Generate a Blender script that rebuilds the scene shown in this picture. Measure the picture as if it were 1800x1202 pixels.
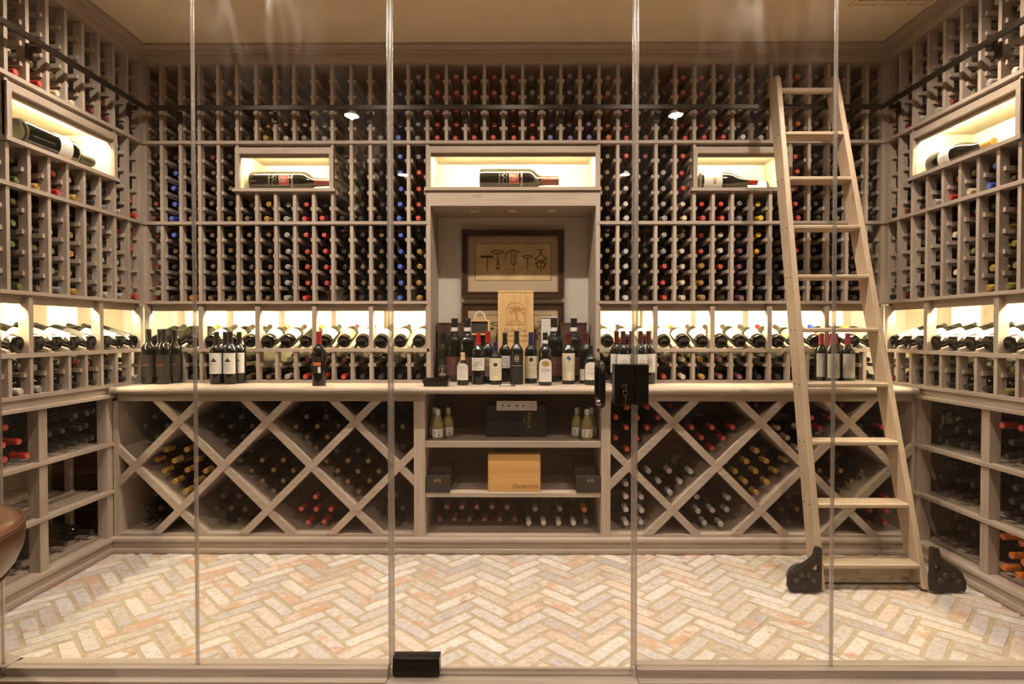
import bpy, math, random
from mathutils import Vector, Matrix, Quaternion
random.seed(7)
for o in list(bpy.data.objects):
    bpy.data.objects.remove(o, do_unlink=True)
sc = bpy.context.scene
COL = sc.collection

# ------------------------------------------------------------------ camera
cam_d = bpy.data.cameras.new('camera')
cam_d.sensor_fit = 'HORIZONTAL'; cam_d.sensor_width = 36.0
cam_d.lens = 36.0 * 1013.09 / 1800.0
cam_d.clip_start = 0.02
cam = bpy.data.objects.new('camera', cam_d)
cam.location = (0.0097, 0.0, 1.1543)
cam.rotation_euler = (math.pi / 2 - 0.0162, 0.0, 0.0048)
COL.objects.link(cam)
sc.camera = cam
# ------------------------------------------------------------------ world, exposure
world = bpy.data.worlds.new('world'); sc.world = world
world.use_nodes = True
world.node_tree.nodes['Background'].inputs[0].default_value = (0.02, 0.016, 0.012, 1)
world.node_tree.nodes['Background'].inputs[1].default_value = 1.0
sc.view_settings.view_transform = 'Standard'
sc.view_settings.look = 'None'
sc.view_settings.gamma = 1.0
sc.view_settings.exposure = 0.28
sc.view_settings.use_curve_mapping = False
sc.cycles.max_bounces = 6
sc.cycles.diffuse_bounces = 3
sc.cycles.glossy_bounces = 3
sc.cycles.transparent_max_bounces = 16
sc.cycles.caustics_reflective = False
sc.cycles.caustics_refractive = False
sc.cycles.sample_clamp_indirect = 4.0
sc.cycles.use_denoising = True
sc.cycles.use_adaptive_sampling = True
sc.cycles.adaptive_threshold = 0.025
LAMP_W = 64.0          # beam power of each cellar ceiling lamp
LAMP_C = (1.0, 0.865, 0.71)
FRONT_W = 90.0          # lamps in the room in front of the glass
FRONT_C = (1.0, 0.855, 0.71)
LENS_L = 60.0           # glow of the lamp lenses themselves
LED_L = 285.0           # LED strips
LED_C = (1.0, 0.84, 0.50)
CELLAR_LAMPS = [(-1.62, 2.47), (-0.81, 2.47), (0.0, 2.47), (0.81, 2.47), (1.62, 2.47)]
FRONT_LAMPS = [(-1.2, -0.5), (1.2, -0.5), (-1.13, -2.1), (1.13, -2.1), (-1.2, 1.13), (1.2, 1.13)]

# ------------------------------------------------------------------ layout constants
P = 0.1076                      # rack column pitch
YR, XL, XR = 3.2687, -2.098, 2.096
DEP = 0.375                     # rack depth
NB = YR + 0.335                 # picture wall in the niche
ZC = 2.766                      # ceiling
ZCT = 0.872                     # counter top
Z_SH1, Z_SH2, Z_SH3, Z_SH4, Z_BASE = (2.2192, 2.2368), (1.7662, 1.7838), (1.3175, 1.3336), (1.0464, 1.0641), (0.872, 0.8846)
CL1 = [2.578, 2.4882, 2.3986, 2.3109]
CL2 = [2.1298, 2.0386, 1.9489, 1.8592]
CL3 = [1.6827, 1.5911, 1.5024, 1.4109]
CL4 = [0.9704]
ZTOP = 2.668
UP = [(i - 18.5) * P for i in range(38)]
YG = 1.897                      # glass plane

# ------------------------------------------------------------------ helpers
ORD = ['first', 'second', 'third', 'fourth', 'fifth', 'sixth', 'seventh', 'eighth', 'ninth', 'tenth', 'eleventh', 'twelfth',
       'thirteenth', 'fourteenth', 'fifteenth', 'sixteenth', 'seventeenth', 'eighteenth', 'nineteenth', 'twentieth']

def ordn(i):
    if i < 20: return ORD[i]
    t = {2: 'twenty', 3: 'thirty', 4: 'forty'}[(i + 1) // 10]
    u = (i + 1) % 10
    return {2: 'twentieth', 3: 'thirtieth', 4: 'fortieth'}[(i + 1) // 10] if u == 0 else t + '-' + ORD[u - 1]

def tag(o, label=None, cat=None, group=None, kind=None):
    if label: o['label'] = label
    if cat: o['category'] = cat
    if group: o['group'] = group
    if kind: o['kind'] = kind
    return o

def empty(name, loc, label=None, cat=None, group=None, kind=None):
    o = bpy.data.objects.new(name, None)
    o.empty_display_size = 0.05
    o.location = loc
    COL.objects.link(o)
    return tag(o, label, cat, group, kind)

def link_mesh(name, me, parent=None, loc=None, mat4=None):
    """world-space placement; parents have no rotation unless stated"""
    o = bpy.data.objects.new(name, me)
    COL.objects.link(o)
    if parent is not None:
        o.parent = parent
        o.matrix_parent_inverse = Matrix.Translation(-Vector(parent.location))
    if mat4 is not None:
        o.matrix_basis = mat4
    elif loc is not None:
        o.location = loc
    return o

class MB:
    def __init__(s):
        s.v = []; s.f = []; s.mi = []
    def face(s, idx, m=0):
        s.f.append(idx); s.mi.append(m)
    def box(s, x0, x1, y0, y1, z0, z1, m=0):
        if x0 > x1: x0, x1 = x1, x0
        if y0 > y1: y0, y1 = y1, y0
        if z0 > z1: z0, z1 = z1, z0
        b = len(s.v)
        s.v += [(x0, y0, z0), (x1, y0, z0), (x1, y1, z0), (x0, y1, z0), (x0, y0, z1), (x1, y0, z1), (x1, y1, z1), (x0, y1, z1)]
        for q in ((0, 3, 2, 1), (4, 5, 6, 7), (0, 1, 5, 4), (1, 2, 6, 5), (2, 3, 7, 6), (3, 0, 4, 7)):
            s.face([b + i for i in q], m)
        return s
    def prism(s, poly, axis, a0, a1, m=0):
        """extrude 2D polygon along axis. axis 'x': poly=(y,z); 'y': (x,z); 'z': (x,y)"""
        n = len(poly); b = len(s.v)
        for a in (a0, a1):
            for p in poly:
                s.v.append({'x': (a, p[0], p[1]), 'y': (p[0], a, p[1]), 'z': (p[0], p[1], a)}[axis])
        area = sum(poly[i][0] * poly[(i + 1) % n][1] - poly[(i + 1) % n][0] * poly[i][1] for i in range(n))
        flip = (area > 0) != (axis in 'y')
        lo = list(range(b, b + n)); hi = list(range(b + n, b + 2 * n))
        if a0 > a1: flip = not flip
        s.face(lo[::-1] if flip else lo, m); s.face(hi if flip else hi[::-1], m)
        for i in range(n):
            j = (i + 1) % n
            q = [lo[i], lo[j], hi[j], hi[i]]
            s.face(q if flip else q[::-1], m)
        return s
    def lathe(s, prof, seg=16, m=0, cap0=True, cap1=True):
        b = len(s.v)
        for r, z in prof:
            for k in range(seg):
                a = 2 * math.pi * k / seg
                s.v.append((r * math.cos(a), r * math.sin(a), z))
        for i in range(len(prof) - 1):
            for k in range(seg):
                k2 = (k + 1) % seg
                s.face([b + i * seg + k, b + i * seg + k2, b + (i + 1) * seg + k2, b + (i + 1) * seg + k], m)
        if cap0: s.face([b + k for k in range(seg)][::-1], m)
        if cap1: s.face([b + (len(prof) - 1) * seg + k for k in range(seg)], m)
        return s
    def tube(s, pts, r, seg=8, m=0, close=False, upv=None):
        pts = [Vector(p) for p in pts]; n = len(pts); b = len(s.v)
        for i, p in enumerate(pts):
            if close: t = pts[(i + 1) % n] - pts[i - 1]
            else: t = pts[min(i + 1, n - 1)] - pts[max(i - 1, 0)]
            t.normalize()
            up = Vector(upv) if upv else (Vector((0, 0, 1)) if abs(t.z) < 0.9 else Vector((0, 1, 0)))
            a = t.cross(up).normalized(); c = a.cross(t).normalized()
            rr = r[i] if isinstance(r, (list, tuple)) else r
            for k in range(seg):
                an = 2 * math.pi * k / seg
                s.v.append(tuple(p + a * math.cos(an) * rr + c * math.sin(an) * rr))
        rng = n if close else n - 1
        for i in range(rng):
            for k in range(seg):
                k2 = (k + 1) % seg; i2 = (i + 1) % n
                s.face([b + i * seg + k, b + i2 * seg + k, b + i2 * seg + k2, b + i * seg + k2], m)
        if not close:
            s.face([b + k for k in range(seg)], m)
            s.face([b + (n - 1) * seg + k for k in range(seg)][::-1], m)
        return s
    def add(s, verts, faces, m=0):
        b = len(s.v); s.v += [tuple(v) for v in verts]
        for f in faces: s.face([b + i for i in f], m)
        return s
    def mesh(s, name, mats, smooth=False):
        me = bpy.data.meshes.new(name)
        me.from_pydata(s.v, [], s.f)
        for m in (mats if isinstance(mats, (list, tuple)) else [mats]): me.materials.append(m)
        if any(s.mi): me.polygons.foreach_set('material_index', s.mi)
        if smooth:
            me.shade_smooth()
            if hasattr(me, 'set_sharp_from_angle'): me.set_sharp_from_angle(angle=math.radians(smooth if smooth is not True else 40))
        me.update()
        return me
    def build(s, name, mats, parent=None, smooth=False, loc=None, mat4=None, bevel=0):
        o = link_mesh(name, s.mesh(name, mats, smooth), parent, loc, mat4)
        if bevel:
            md = o.modifiers.new('bevel', 'BEVEL'); md.width = bevel; md.segments = 2; md.limit_method = 'ANGLE'
        return o

# ------------------------------------------------------------------ materials
def nodes_of(name):
    m = bpy.data.materials.new(name); m.use_nodes = True
    nt = m.node_tree
    return m, nt, nt.nodes, nt.links, nt.nodes['Principled BSDF']

def pm(name, col, rough=0.5, metal=0.0, var=0.08, scale=30.0, bump=0.0, spec=0.5, coat=0.0, obj_rand=0.0):
    m, nt, N, L, bs = nodes_of(name)
    geo = N.new('ShaderNodeNewGeometry')
    no = N.new('ShaderNodeTexNoise'); no.inputs['Scale'].default_value = scale; no.inputs['Detail'].default_value = 3
    L.new(geo.outputs['Position'], no.inputs['Vector'])
    ramp = N.new('ShaderNodeValToRGB')
    ramp.color_ramp.elements[0].position = 0.3; ramp.color_ramp.elements[1].position = 0.7
    ramp.color_ramp.elements[0].color = tuple(max(0, c * (1 - var)) for c in col) + (1,)
    ramp.color_ramp.elements[1].color = tuple(min(1, c * (1 + var)) for c in col) + (1,)
    L.new(no.outputs['Fac'], ramp.inputs['Fac'])
    out = ramp.outputs['Color']
    if obj_rand:
        oi = N.new('ShaderNodeObjectInfo'); hs = N.new('ShaderNodeHueSaturation')
        mr = N.new('ShaderNodeMapRange'); mr.inputs['To Min'].default_value = 1 - obj_rand; mr.inputs['To Max'].default_value = 1 + obj_rand
        L.new(oi.outputs['Random'], mr.inputs['Value']); L.new(mr.outputs['Result'], hs.inputs['Value']); L.new(out, hs.inputs['Color'])
        out = hs.outputs['Color']
    L.new(out, bs.inputs['Base Color'])
    bs.inputs['Roughness'].default_value = rough; bs.inputs['Metallic'].default_value = metal
    bs.inputs['Specular IOR Level'].default_value = spec
    bs.inputs['Coat Weight'].default_value = coat
    if bump:
        bn = N.new('ShaderNodeBump'); bn.inputs['Strength'].default_value = bump; bn.inputs['Distance'].default_value = 0.01
        L.new(no.outputs['Fac'], bn.inputs['Height']); L.new(bn.outputs['Normal'], bs.inputs['Normal'])
    return m

def wood(name, axis, c0, c1, rough=0.55, fine=70.0, along=3.0, knots=True):
    m, nt, N, L, bs = nodes_of(name)
    geo = N.new('ShaderNodeNewGeometry'); oi = N.new('ShaderNodeObjectInfo')
    mp = N.new('ShaderNodeMapping')
    sc3 = [fine] * 3; sc3['xyz'.index(axis)] = along
    mp.inputs['Scale'].default_value = sc3
    add = N.new('ShaderNodeVectorMath'); add.operation = 'MULTIPLY_ADD'
    cmb = N.new('ShaderNodeCombineXYZ')
    for k in range(3): L.new(oi.outputs['Random'], cmb.inputs[k])
    L.new(cmb.outputs[0], add.inputs[0]); add.inputs[1].default_value = (7.0, 7.0, 7.0); L.new(geo.outputs['Position'], add.inputs[2])
    L.new(add.outputs[0], mp.inputs['Vector'])
    n1 = N.new('ShaderNodeTexNoise'); n1.inputs['Scale'].default_value = 1.0; n1.inputs['Detail'].default_value = 6; n1.inputs['Distortion'].default_value = 0.5
    L.new(mp.outputs[0], n1.inputs['Vector'])
    n2 = N.new('ShaderNodeTexNoise'); n2.inputs['Scale'].default_value = 2.5; n2.inputs['Detail'].default_value = 2
    L.new(add.outputs[0], n2.inputs['Vector'])
    mixf = N.new('ShaderNodeMath'); mixf.operation = 'MULTIPLY_ADD'; mixf.inputs[1].default_value = 0.65
    L.new(n1.outputs['Fac'], mixf.inputs[0])
    m2 = N.new('ShaderNodeMath'); m2.operation = 'MULTIPLY'; m2.inputs[1].default_value = 0.35
    L.new(n2.outputs['Fac'], m2.inputs[0]); L.new(m2.outputs[0], mixf.inputs[2])
    ramp = N.new('ShaderNodeValToRGB')
    ramp.color_ramp.elements[0].position = 0.3; ramp.color_ramp.elements[1].position = 0.68
    ramp.color_ramp.elements[0].color = c0 + (1,); ramp.color_ramp.elements[1].color = c1 + (1,)
    L.new(mixf.outputs[0], ramp.inputs['Fac'])
    hs = N.new('ShaderNodeHueSaturation'); mr = N.new('ShaderNodeMapRange')
    mr.inputs['To Min'].default_value = 0.9; mr.inputs['To Max'].default_value = 1.1
    L.new(oi.outputs['Random'], mr.inputs['Value']); L.new(mr.outputs['Result'], hs.inputs['Value'])
    L.new(ramp.outputs['Color'], hs.inputs['Color'])
    out = hs.outputs['Color']
    if knots:
        vo = N.new('ShaderNodeTexVoronoi'); vo.inputs['Scale'].default_value = 2.3
        mk = N.new('ShaderNodeMapping'); s3 = [3.0] * 3; s3['xyz'.index(axis)] = 1.0; mk.inputs['Scale'].default_value = s3
        L.new(add.outputs[0], mk.inputs['Vector']); L.new(mk.outputs[0], vo.inputs['Vector'])
        kr = N.new('ShaderNodeValToRGB'); kr.color_ramp.elements[0].position = 0.035; kr.color_ramp.elements[1].position = 0.09
        kr.color_ramp.elements[0].color = (0.55, 0.55, 0.55, 1); kr.color_ramp.elements[1].color = (0, 0, 0, 1)
        L.new(vo.outputs['Distance'], kr.inputs['Fac'])
        mx = N.new('ShaderNodeMixRGB'); mx.inputs['Color2'].default_value = tuple(c * 0.55 for c in c0) + (1,)
        L.new(kr.outputs['Color'], mx.inputs['Fac']); L.new(out, mx.inputs['Color1'])
        out = mx.outputs['Color']
    L.new(out, bs.inputs['Base Color'])
    bs.inputs['Roughness'].default_value = rough
    bs.inputs['Specular IOR Level'].default_value = 0.35
    bn = N.new('ShaderNodeBump'); bn.inputs['Strength'].default_value = 0.12; bn.inputs['Distance'].default_value = 0.004
    L.new(n1.outputs['Fac'], bn.inputs['Height']); L.new(bn.outputs['Normal'], bs.inputs['Normal'])
    return m

def emit(name, col, strength):
    m, nt, N, L, bs = nodes_of(name)
    bs.inputs['Base Color'].default_value = (0.9, 0.9, 0.9, 1)
    bs.inputs['Emission Color'].default_value = col + (1,)
    bs.inputs['Emission Strength'].default_value = strength
    return m

W0, W1 = (0.33, 0.262, 0.212), (0.485, 0.402, 0.336)
WX, WY, WZ = wood('limed_wood_x', 'x', W0, W1), wood('limed_wood_y', 'y', W0, W1), wood('limed_wood_z', 'z', W0, W1)
LX, LZ = wood('ladder_wood_x', 'x', (0.42, 0.32, 0.23), (0.545, 0.43, 0.315), 0.42), wood('ladder_wood_z', 'z', (0.42, 0.32, 0.23), (0.545, 0.43, 0.315), 0.42)
PINE = wood('pine_crate', 'z', (0.62, 0.38, 0.15), (0.80, 0.56, 0.28), 0.5, 60, 3, False)
OAKC = wood('oak_crate', 'x', (0.58, 0.32, 0.10), (0.74, 0.45, 0.17), 0.45, 30, 2.2, False)
FRAMEW = wood('frame_wood', 'x', (0.035, 0.019, 0.010), (0.085, 0.045, 0.024), 0.35, 60, 4, False)
CREAM = pm('cream_plaster', (0.72, 0.62, 0.46), 0.8, var=0.04, scale=6)
NICHEW = pm('niche_wall_paint', (0.82, 0.78, 0.72), 0.75, var=0.03, scale=6)
PANEL = pm('cream_panel', (0.80, 0.72, 0.54), 0.7, var=0.03, scale=8)
CEILM = pm('ceiling_paint', (0.88, 0.74, 0.54), 0.85, var=0.03, scale=3, bump=0.05)
BLACKG = pm('bottle_glass_black', (0.008, 0.008, 0.006), 0.06, var=0.2, spec=0.6)
GREENG = pm('bottle_glass_green', (0.020, 0.024, 0.008), 0.06, var=0.2, spec=0.6)
DARKM = pm('dark_bronze', (0.022, 0.017, 0.013), 0.38, 0.6, var=0.2)
BLKM = pm('black_metal', (0.012, 0.009, 0.007), 0.3, 0.3, var=0.2)
IRON = pm('cast_iron', (0.028, 0.024, 0.021), 0.5, 0.5, var=0.2)
GREYP = pm('grey_iron', (0.075, 0.07, 0.065), 0.5, 0.3, var=0.2)
STEEL = pm('bright_steel', (0.75, 0.72, 0.66), 0.22, 1.0, var=0.05)
BRASS = pm('brass', (0.62, 0.42, 0.16), 0.25, 1.0, var=0.05)
MORTAR = pm('mortar', (0.46, 0.38, 0.27), 0.95, var=0.12, scale=25, bump=0.3)
BLKCARD = pm('black_card', (0.018, 0.015, 0.012), 0.5, var=0.2)
BROWNC = pm('brown_card', (0.10, 0.055, 0.035), 0.55, var=0.25, scale=18)
WHITEC = pm('white_card', (0.72, 0.70, 0.68), 0.6, var=0.02)
ROPE = pm('rope', (0.78, 0.72, 0.62), 0.9, var=0.1, scale=300)
GOLDP = pm('gold_print', (0.60, 0.42, 0.15), 0.4, 0.4, var=0.05)
INK = pm('dark_ink', (0.05, 0.035, 0.025), 0.7, var=0.1)
BURN = pm('burnt_print', (0.20, 0.075, 0.02), 0.7, var=0.2)
SEPIA = pm('sepia_print', (0.45, 0.20, 0.06), 0.7, var=0.25, scale=60)
GREYI = pm('grey_ink', (0.30, 0.26, 0.22), 0.7, var=0.1)
ORNG = pm('orange_ink', (0.62, 0.15, 0.03), 0.6, var=0.1)
LEATHER = pm('brown_leather', (0.115, 0.042, 0.016), 0.32, var=0.45, scale=9, bump=0.15, coat=0.2)
LEATHD = pm('leather_piping', (0.07, 0.025, 0.01), 0.4, var=0.2)
FFLOOR = wood('front_floor_wood', 'x', (0.13, 0.08, 0.05), (0.21, 0.13, 0.08), 0.4, 30, 2)
FWALL = pm('front_wall_paint', (0.19, 0.145, 0.105), 0.8, var=0.08, scale=3)
LENS = emit('lamp_lens', LAMP_C, LENS_L)
FLENS = emit('front_lamp_lens', FRONT_C, LENS_L)
LED = emit('led_strip', LED_C, LED_L)
TRIMW = pm('lamp_trim_white', (0.75, 0.72, 0.66), 0.5)
SAKE = pm('pale_yellow_bottle', (0.27, 0.235, 0.10), 0.12, var=0.1, spec=0.6)

CAPS = {
    'r': ('red', (0.36, 0.020, 0.018), 0.34), 'R': ('burgundy', (0.085, 0.014, 0.013), 0.35), 'b': ('blue', (0.035, 0.07, 0.42), 0.35),
    'v': ('navy', (0.10, 0.10, 0.30), 0.35), 'g': ('grey', (0.27, 0.27, 0.30), 0.4), 's': ('silver', (0.55, 0.53, 0.50), 0.3),
    'w': ('white', (0.62, 0.58, 0.55), 0.45), 'y': ('yellow', (0.72, 0.47, 0.03), 0.4), 'G': ('gold', (0.60, 0.38, 0.10), 0.35),
    't': ('copper', (0.055, 0.038, 0.026), 0.4), 'o': ('orange', (0.68, 0.20, 0.03), 0.4), 'k': ('black', (0.022, 0.018, 0.016), 0.3),
    'p': ('plum', (0.22, 0.07, 0.10), 0.4), 'n': ('green', (0.035, 0.05, 0.022), 0.35), 'l': ('olive', (0.17, 0.16, 0.045), 0.4), 'c': ('cream', (0.62, 0.50, 0.30), 0.45),
    'm': ('magenta', (0.30, 0.03, 0.08), 0.4), 'u': ('indigo', (0.018, 0.02, 0.11), 0.35)}
CAPM = {k: pm(v[0] + '_capsule', v[1], v[2], 0.25 if k in 'sGgt' else 0.0, var=0.1, scale=150) for k, v in CAPS.items()}
RINGM = pm('capsule_emboss', (0.30, 0.24, 0.20), 0.4, 0.3)
LABELC = {'white': (0.74, 0.71, 0.66), 'cream': (0.70, 0.62, 0.44), 'yellow': (0.68, 0.52, 0.20), 'tan': (0.50, 0.33, 0.16), 'pink': (0.50, 0.33, 0.28),
          'black': (0.02, 0.017, 0.014), 'brown': (0.020, 0.014, 0.011), 'burgundy': (0.085, 0.032, 0.026), 'red': (0.26, 0.025, 0.022), 'teal': (0.04, 0.32, 0.24), 'lavender': (0.62, 0.58, 0.60), 'grey': (0.42, 0.40, 0.37)}
LABM = {k: pm(k + '_label', v, 0.55, var=0.03, scale=60) for k, v in LABELC.items()}

def brick_mat():
    m, nt, N, L, bs = nodes_of('washed_brick')
    geo = N.new('ShaderNodeNewGeometry'); oi = N.new('ShaderNodeObjectInfo')
    cmb = N.new('ShaderNodeCombineXYZ')
    for k in range(3): L.new(oi.outputs['Random'], cmb.inputs[k])
    add = N.new('ShaderNodeVectorMath'); add.operation = 'MULTIPLY_ADD'; add.inputs[1].default_value = (31, 17, 5)
    L.new(cmb.outputs[0], add.inputs[0]); L.new(geo.outputs['Position'], add.inputs[2])
    n1 = N.new('ShaderNodeTexNoise'); n1.inputs['Scale'].default_value = 10; n1.inputs['Detail'].default_value = 7; n1.inputs['Roughness'].default_value = 0.65
    L.new(add.outputs[0], n1.inputs['Vector'])
    # bare clay showing through the lime wash, more of it on some bricks
    sub = N.new('ShaderNodeMath'); sub.operation = 'MULTIPLY_ADD'; sub.inputs[1].default_value = 0.24
    L.new(oi.outputs['Random'], sub.inputs[0]); L.new(n1.outputs['Fac'], sub.inputs[2])
    r1 = N.new('ShaderNodeValToRGB'); r1.color_ramp.elements[0].position = 0.715; r1.color_ramp.elements[1].position = 0.775
    r1.color_ramp.elements[0].color = (0, 0, 0, 1); r1.color_ramp.elements[1].color = (1, 1, 1, 1)
    L.new(sub.outputs[0], r1.inputs['Fac'])
    clay = N.new('ShaderNodeValToRGB')
    clay.color_ramp.elements[0].color = (0.52, 0.31, 0.20, 1); clay.color_ramp.elements[1].color = (0.60, 0.45, 0.35, 1)
    n3 = N.new('ShaderNodeTexNoise'); n3.inputs['Scale'].default_value = 4
    L.new(add.outputs[0], n3.inputs['Vector']); L.new(n3.outputs['Fac'], clay.inputs['Fac'])
    wash = N.new('ShaderNodeValToRGB')
    e = wash.color_ramp.elements
    e[0].position = 0.30; e[0].color = (0.40, 0.35, 0.335, 1); e[1].position = 0.58; e[1].color = (0.72, 0.69, 0.675, 1); e.new(0.44).color = (0.60, 0.54, 0.51, 1)
    n2 = N.new('ShaderNodeTexNoise'); n2.inputs['Scale'].default_value = 48; n2.inputs['Detail'].default_value = 8; n2.inputs['Roughness'].default_value = 0.78
    L.new(add.outputs[0], n2.inputs['Vector']); L.new(n2.outputs['Fac'], wash.inputs['Fac'])
    hs = N.new('ShaderNodeHueSaturation'); mr = N.new('ShaderNodeMapRange'); mr.inputs['To Min'].default_value = 0.78; mr.inputs['To Max'].default_value = 1.08
    wn = N.new('ShaderNodeTexWhiteNoise'); wn.noise_dimensions = '1D'; L.new(oi.outputs['Random'], wn.inputs['W'])
    L.new(wn.outputs['Value'], mr.inputs['Value']); L.new(mr.outputs['Result'], hs.inputs['Value']); L.new(wash.outputs['Color'], hs.inputs['Color'])
    tint = N.new('ShaderNodeValToRGB'); tint.color_ramp.interpolation = 'CONSTANT'
    t_ = tint.color_ramp.elements; t_[0].color = (1, 1, 1, 1); t_[1].position = 0.52; t_[1].color = (1.0, 0.92, 0.87, 1)
    t_.new(0.70).color = (0.90, 0.88, 0.91, 1); t_.new(0.84).color = (0.98, 0.93, 0.84, 1); t_.new(0.93).color = (0.97, 0.86, 0.78, 1)
    wn2 = N.new('ShaderNodeTexWhiteNoise'); wn2.noise_dimensions = '1D'; ml = N.new('ShaderNodeMath'); ml.operation = 'MULTIPLY_ADD'; ml.inputs[1].default_value = 13.7; ml.inputs[2].default_value = 3.1
    L.new(oi.outputs['Random'], ml.inputs[0]); L.new(ml.outputs[0], wn2.inputs['W']); L.new(wn2.outputs['Value'], tint.inputs['Fac'])
    mt_ = N.new('ShaderNodeMixRGB'); mt_.blend_type = 'MULTIPLY'; mt_.inputs['Fac'].default_value = 1.0
    L.new(hs.outputs['Color'], mt_.inputs['Color1']); L.new(tint.outputs['Color'], mt_.inputs['Color2'])
    mx = N.new('ShaderNodeMixRGB'); L.new(r1.outputs['Color'], mx.inputs['Fac']); L.new(mt_.outputs['Color'], mx.inputs['Color1']); L.new(clay.outputs['Color'], mx.inputs['Color2'])
    L.new(mx.outputs['Color'], bs.inputs['Base Color']); bs.inputs['Roughness'].default_value = 0.85
    bn = N.new('ShaderNodeBump'); bn.inputs['Strength'].default_value = 0.35; bn.inputs['Distance'].default_value = 0.006
    L.new(n2.outputs['Fac'], bn.inputs['Height']); L.new(bn.outputs['Normal'], bs.inputs['Normal'])
    return m
BRICK = brick_mat()

def pane_mat(name, tint, rough=0.0, amount=1.0):
    m = bpy.data.materials.new(name); m.use_nodes = True
    nt = m.node_tree; N = nt.nodes; L = nt.links
    N.clear()
    out = N.new('ShaderNodeOutputMaterial'); mix = N.new('ShaderNodeMixShader')
    fr = N.new('ShaderNodeFresnel')
    geo = N.new('ShaderNodeNewGeometry'); mr = N.new('ShaderNodeMapRange')       # same index on both faces of the sheet
    mr.inputs['To Min'].default_value = 1.5; mr.inputs['To Max'].default_value = 1 / 1.5
    L.new(geo.outputs['Backfacing'], mr.inputs['Value']); L.new(mr.outputs['Result'], fr.inputs['IOR'])
    tr = N.new('ShaderNodeBsdfTransparent'); tr.inputs['Color'].default_value = tint + (1,)
    gl = N.new('ShaderNodeBsdfGlossy'); gl.inputs['Roughness'].default_value = rough; gl.inputs['Color'].default_value = (1, 1, 1, 1)
    mu = N.new('ShaderNodeMath'); mu.operation = 'MULTIPLY'; mu.inputs[1].default_value = amount
    L.new(fr.outputs[0], mu.inputs[0]); L.new(mu.outputs[0], mix.inputs['Fac']); L.new(tr.outputs[0], mix.inputs[1]); L.new(gl.outputs[0], mix.inputs[2])
    g2 = N.new('ShaderNodeBsdfGlossy'); g2.inputs['Roughness'].default_value = 0.30
    no = N.new('ShaderNodeTexNoise'); no.inputs['Scale'].default_value = 1.0; no.inputs['Detail'].default_value = 6; no.inputs['Distortion'].default_value = 1.5
    mp = N.new('ShaderNodeMapping'); mp.inputs['Scale'].default_value = (9, 9, 3)
    L.new(geo.outputs['Position'], mp.inputs['Vector']); L.new(mp.outputs[0], no.inputs['Vector'])
    rg = N.new('ShaderNodeMapRange'); rg.inputs['From Min'].default_value = 0.45; rg.inputs['From Max'].default_value = 0.75; rg.inputs['To Min'].default_value = 0.0; rg.inputs['To Max'].default_value = 0.02
    L.new(no.outputs['Fac'], rg.inputs['Value'])
    mx2 = N.new('ShaderNodeMixShader'); L.new(rg.outputs['Result'], mx2.inputs['Fac']); L.new(mix.outputs[0], mx2.inputs[1]); L.new(g2.outputs[0], mx2.inputs[2])
    L.new(mx2.outputs[0], out.inputs['Surface'])
    return m
GLASS = pane_mat('clear_glass', (0.965, 0.955, 0.935))

def seal_mat():
    m = bpy.data.materials.new('clear_seal'); m.use_nodes = True
    nt = m.node_tree; N = nt.nodes; L = nt.links
    N.clear()
    out = N.new('ShaderNodeOutputMaterial'); mix = N.new('ShaderNodeMixShader'); mix.inputs['Fac'].default_value = 0.5
    mix2 = N.new('ShaderNodeMixShader'); mix2.inputs['Fac'].default_value = 0.28
    tr = N.new('ShaderNodeBsdfTransparent'); tr.inputs['Color'].default_value = (0.95, 0.93, 0.91, 1)
    gl = N.new('ShaderNodeBsdfGlossy'); gl.inputs['Roughness'].default_value = 0.16; gl.inputs['Color'].default_value = (0.9, 0.88, 0.87, 1)
    tl = N.new('ShaderNodeBsdfTranslucent'); tl.inputs['Color'].default_value = (0.80, 0.78, 0.76, 1)
    L.new(gl.outputs[0], mix2.inputs[1]); L.new(tl.outputs[0], mix2.inputs[2])
    L.new(tr.outputs[0], mix.inputs[1]); L.new(mix2.outputs[0], mix.inputs[2]); L.new(mix.outputs[0], out.inputs['Surface'])
    return m
SEAL = seal_mat()

# ------------------------------------------------------------------ room shell
def struct(name, mb, mat, label, cat, smooth=False, bevel=0):
    o = mb.build(name, mat, None, smooth, bevel=bevel)
    return tag(o, label, cat, kind='structure')

WB = YR + DEP
struct('wall_back', MB().box(-2.6, 2.6, WB, WB + 0.08, -0.1, ZC + 0.1), NICHEW, 'pale plaster wall behind the far wine racks', 'wall')
struct('wall_left', MB().box(XL - DEP - 0.08, XL - DEP, 1.6, WB, -0.1, ZC + 0.1), CREAM, 'cream wall behind the racks on the left', 'wall')
struct('wall_right', MB().box(XR + DEP, XR + DEP + 0.08, 1.6, WB, -0.1, ZC + 0.1), CREAM, 'cream wall behind the racks on the right', 'wall')
struct('ceiling', MB().box(-3.4, 3.4, -4.2, WB + 0.08, ZC, ZC + 0.08), CEILM, 'plain warm beige cellar ceiling', 'ceiling')
floor = struct('floor', MB().box(-2.6, 2.6, 1.872, WB, -0.10, -0.0028), MORTAR, 'herringbone floor of lime-washed bricks in sandy mortar', 'floor')
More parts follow.
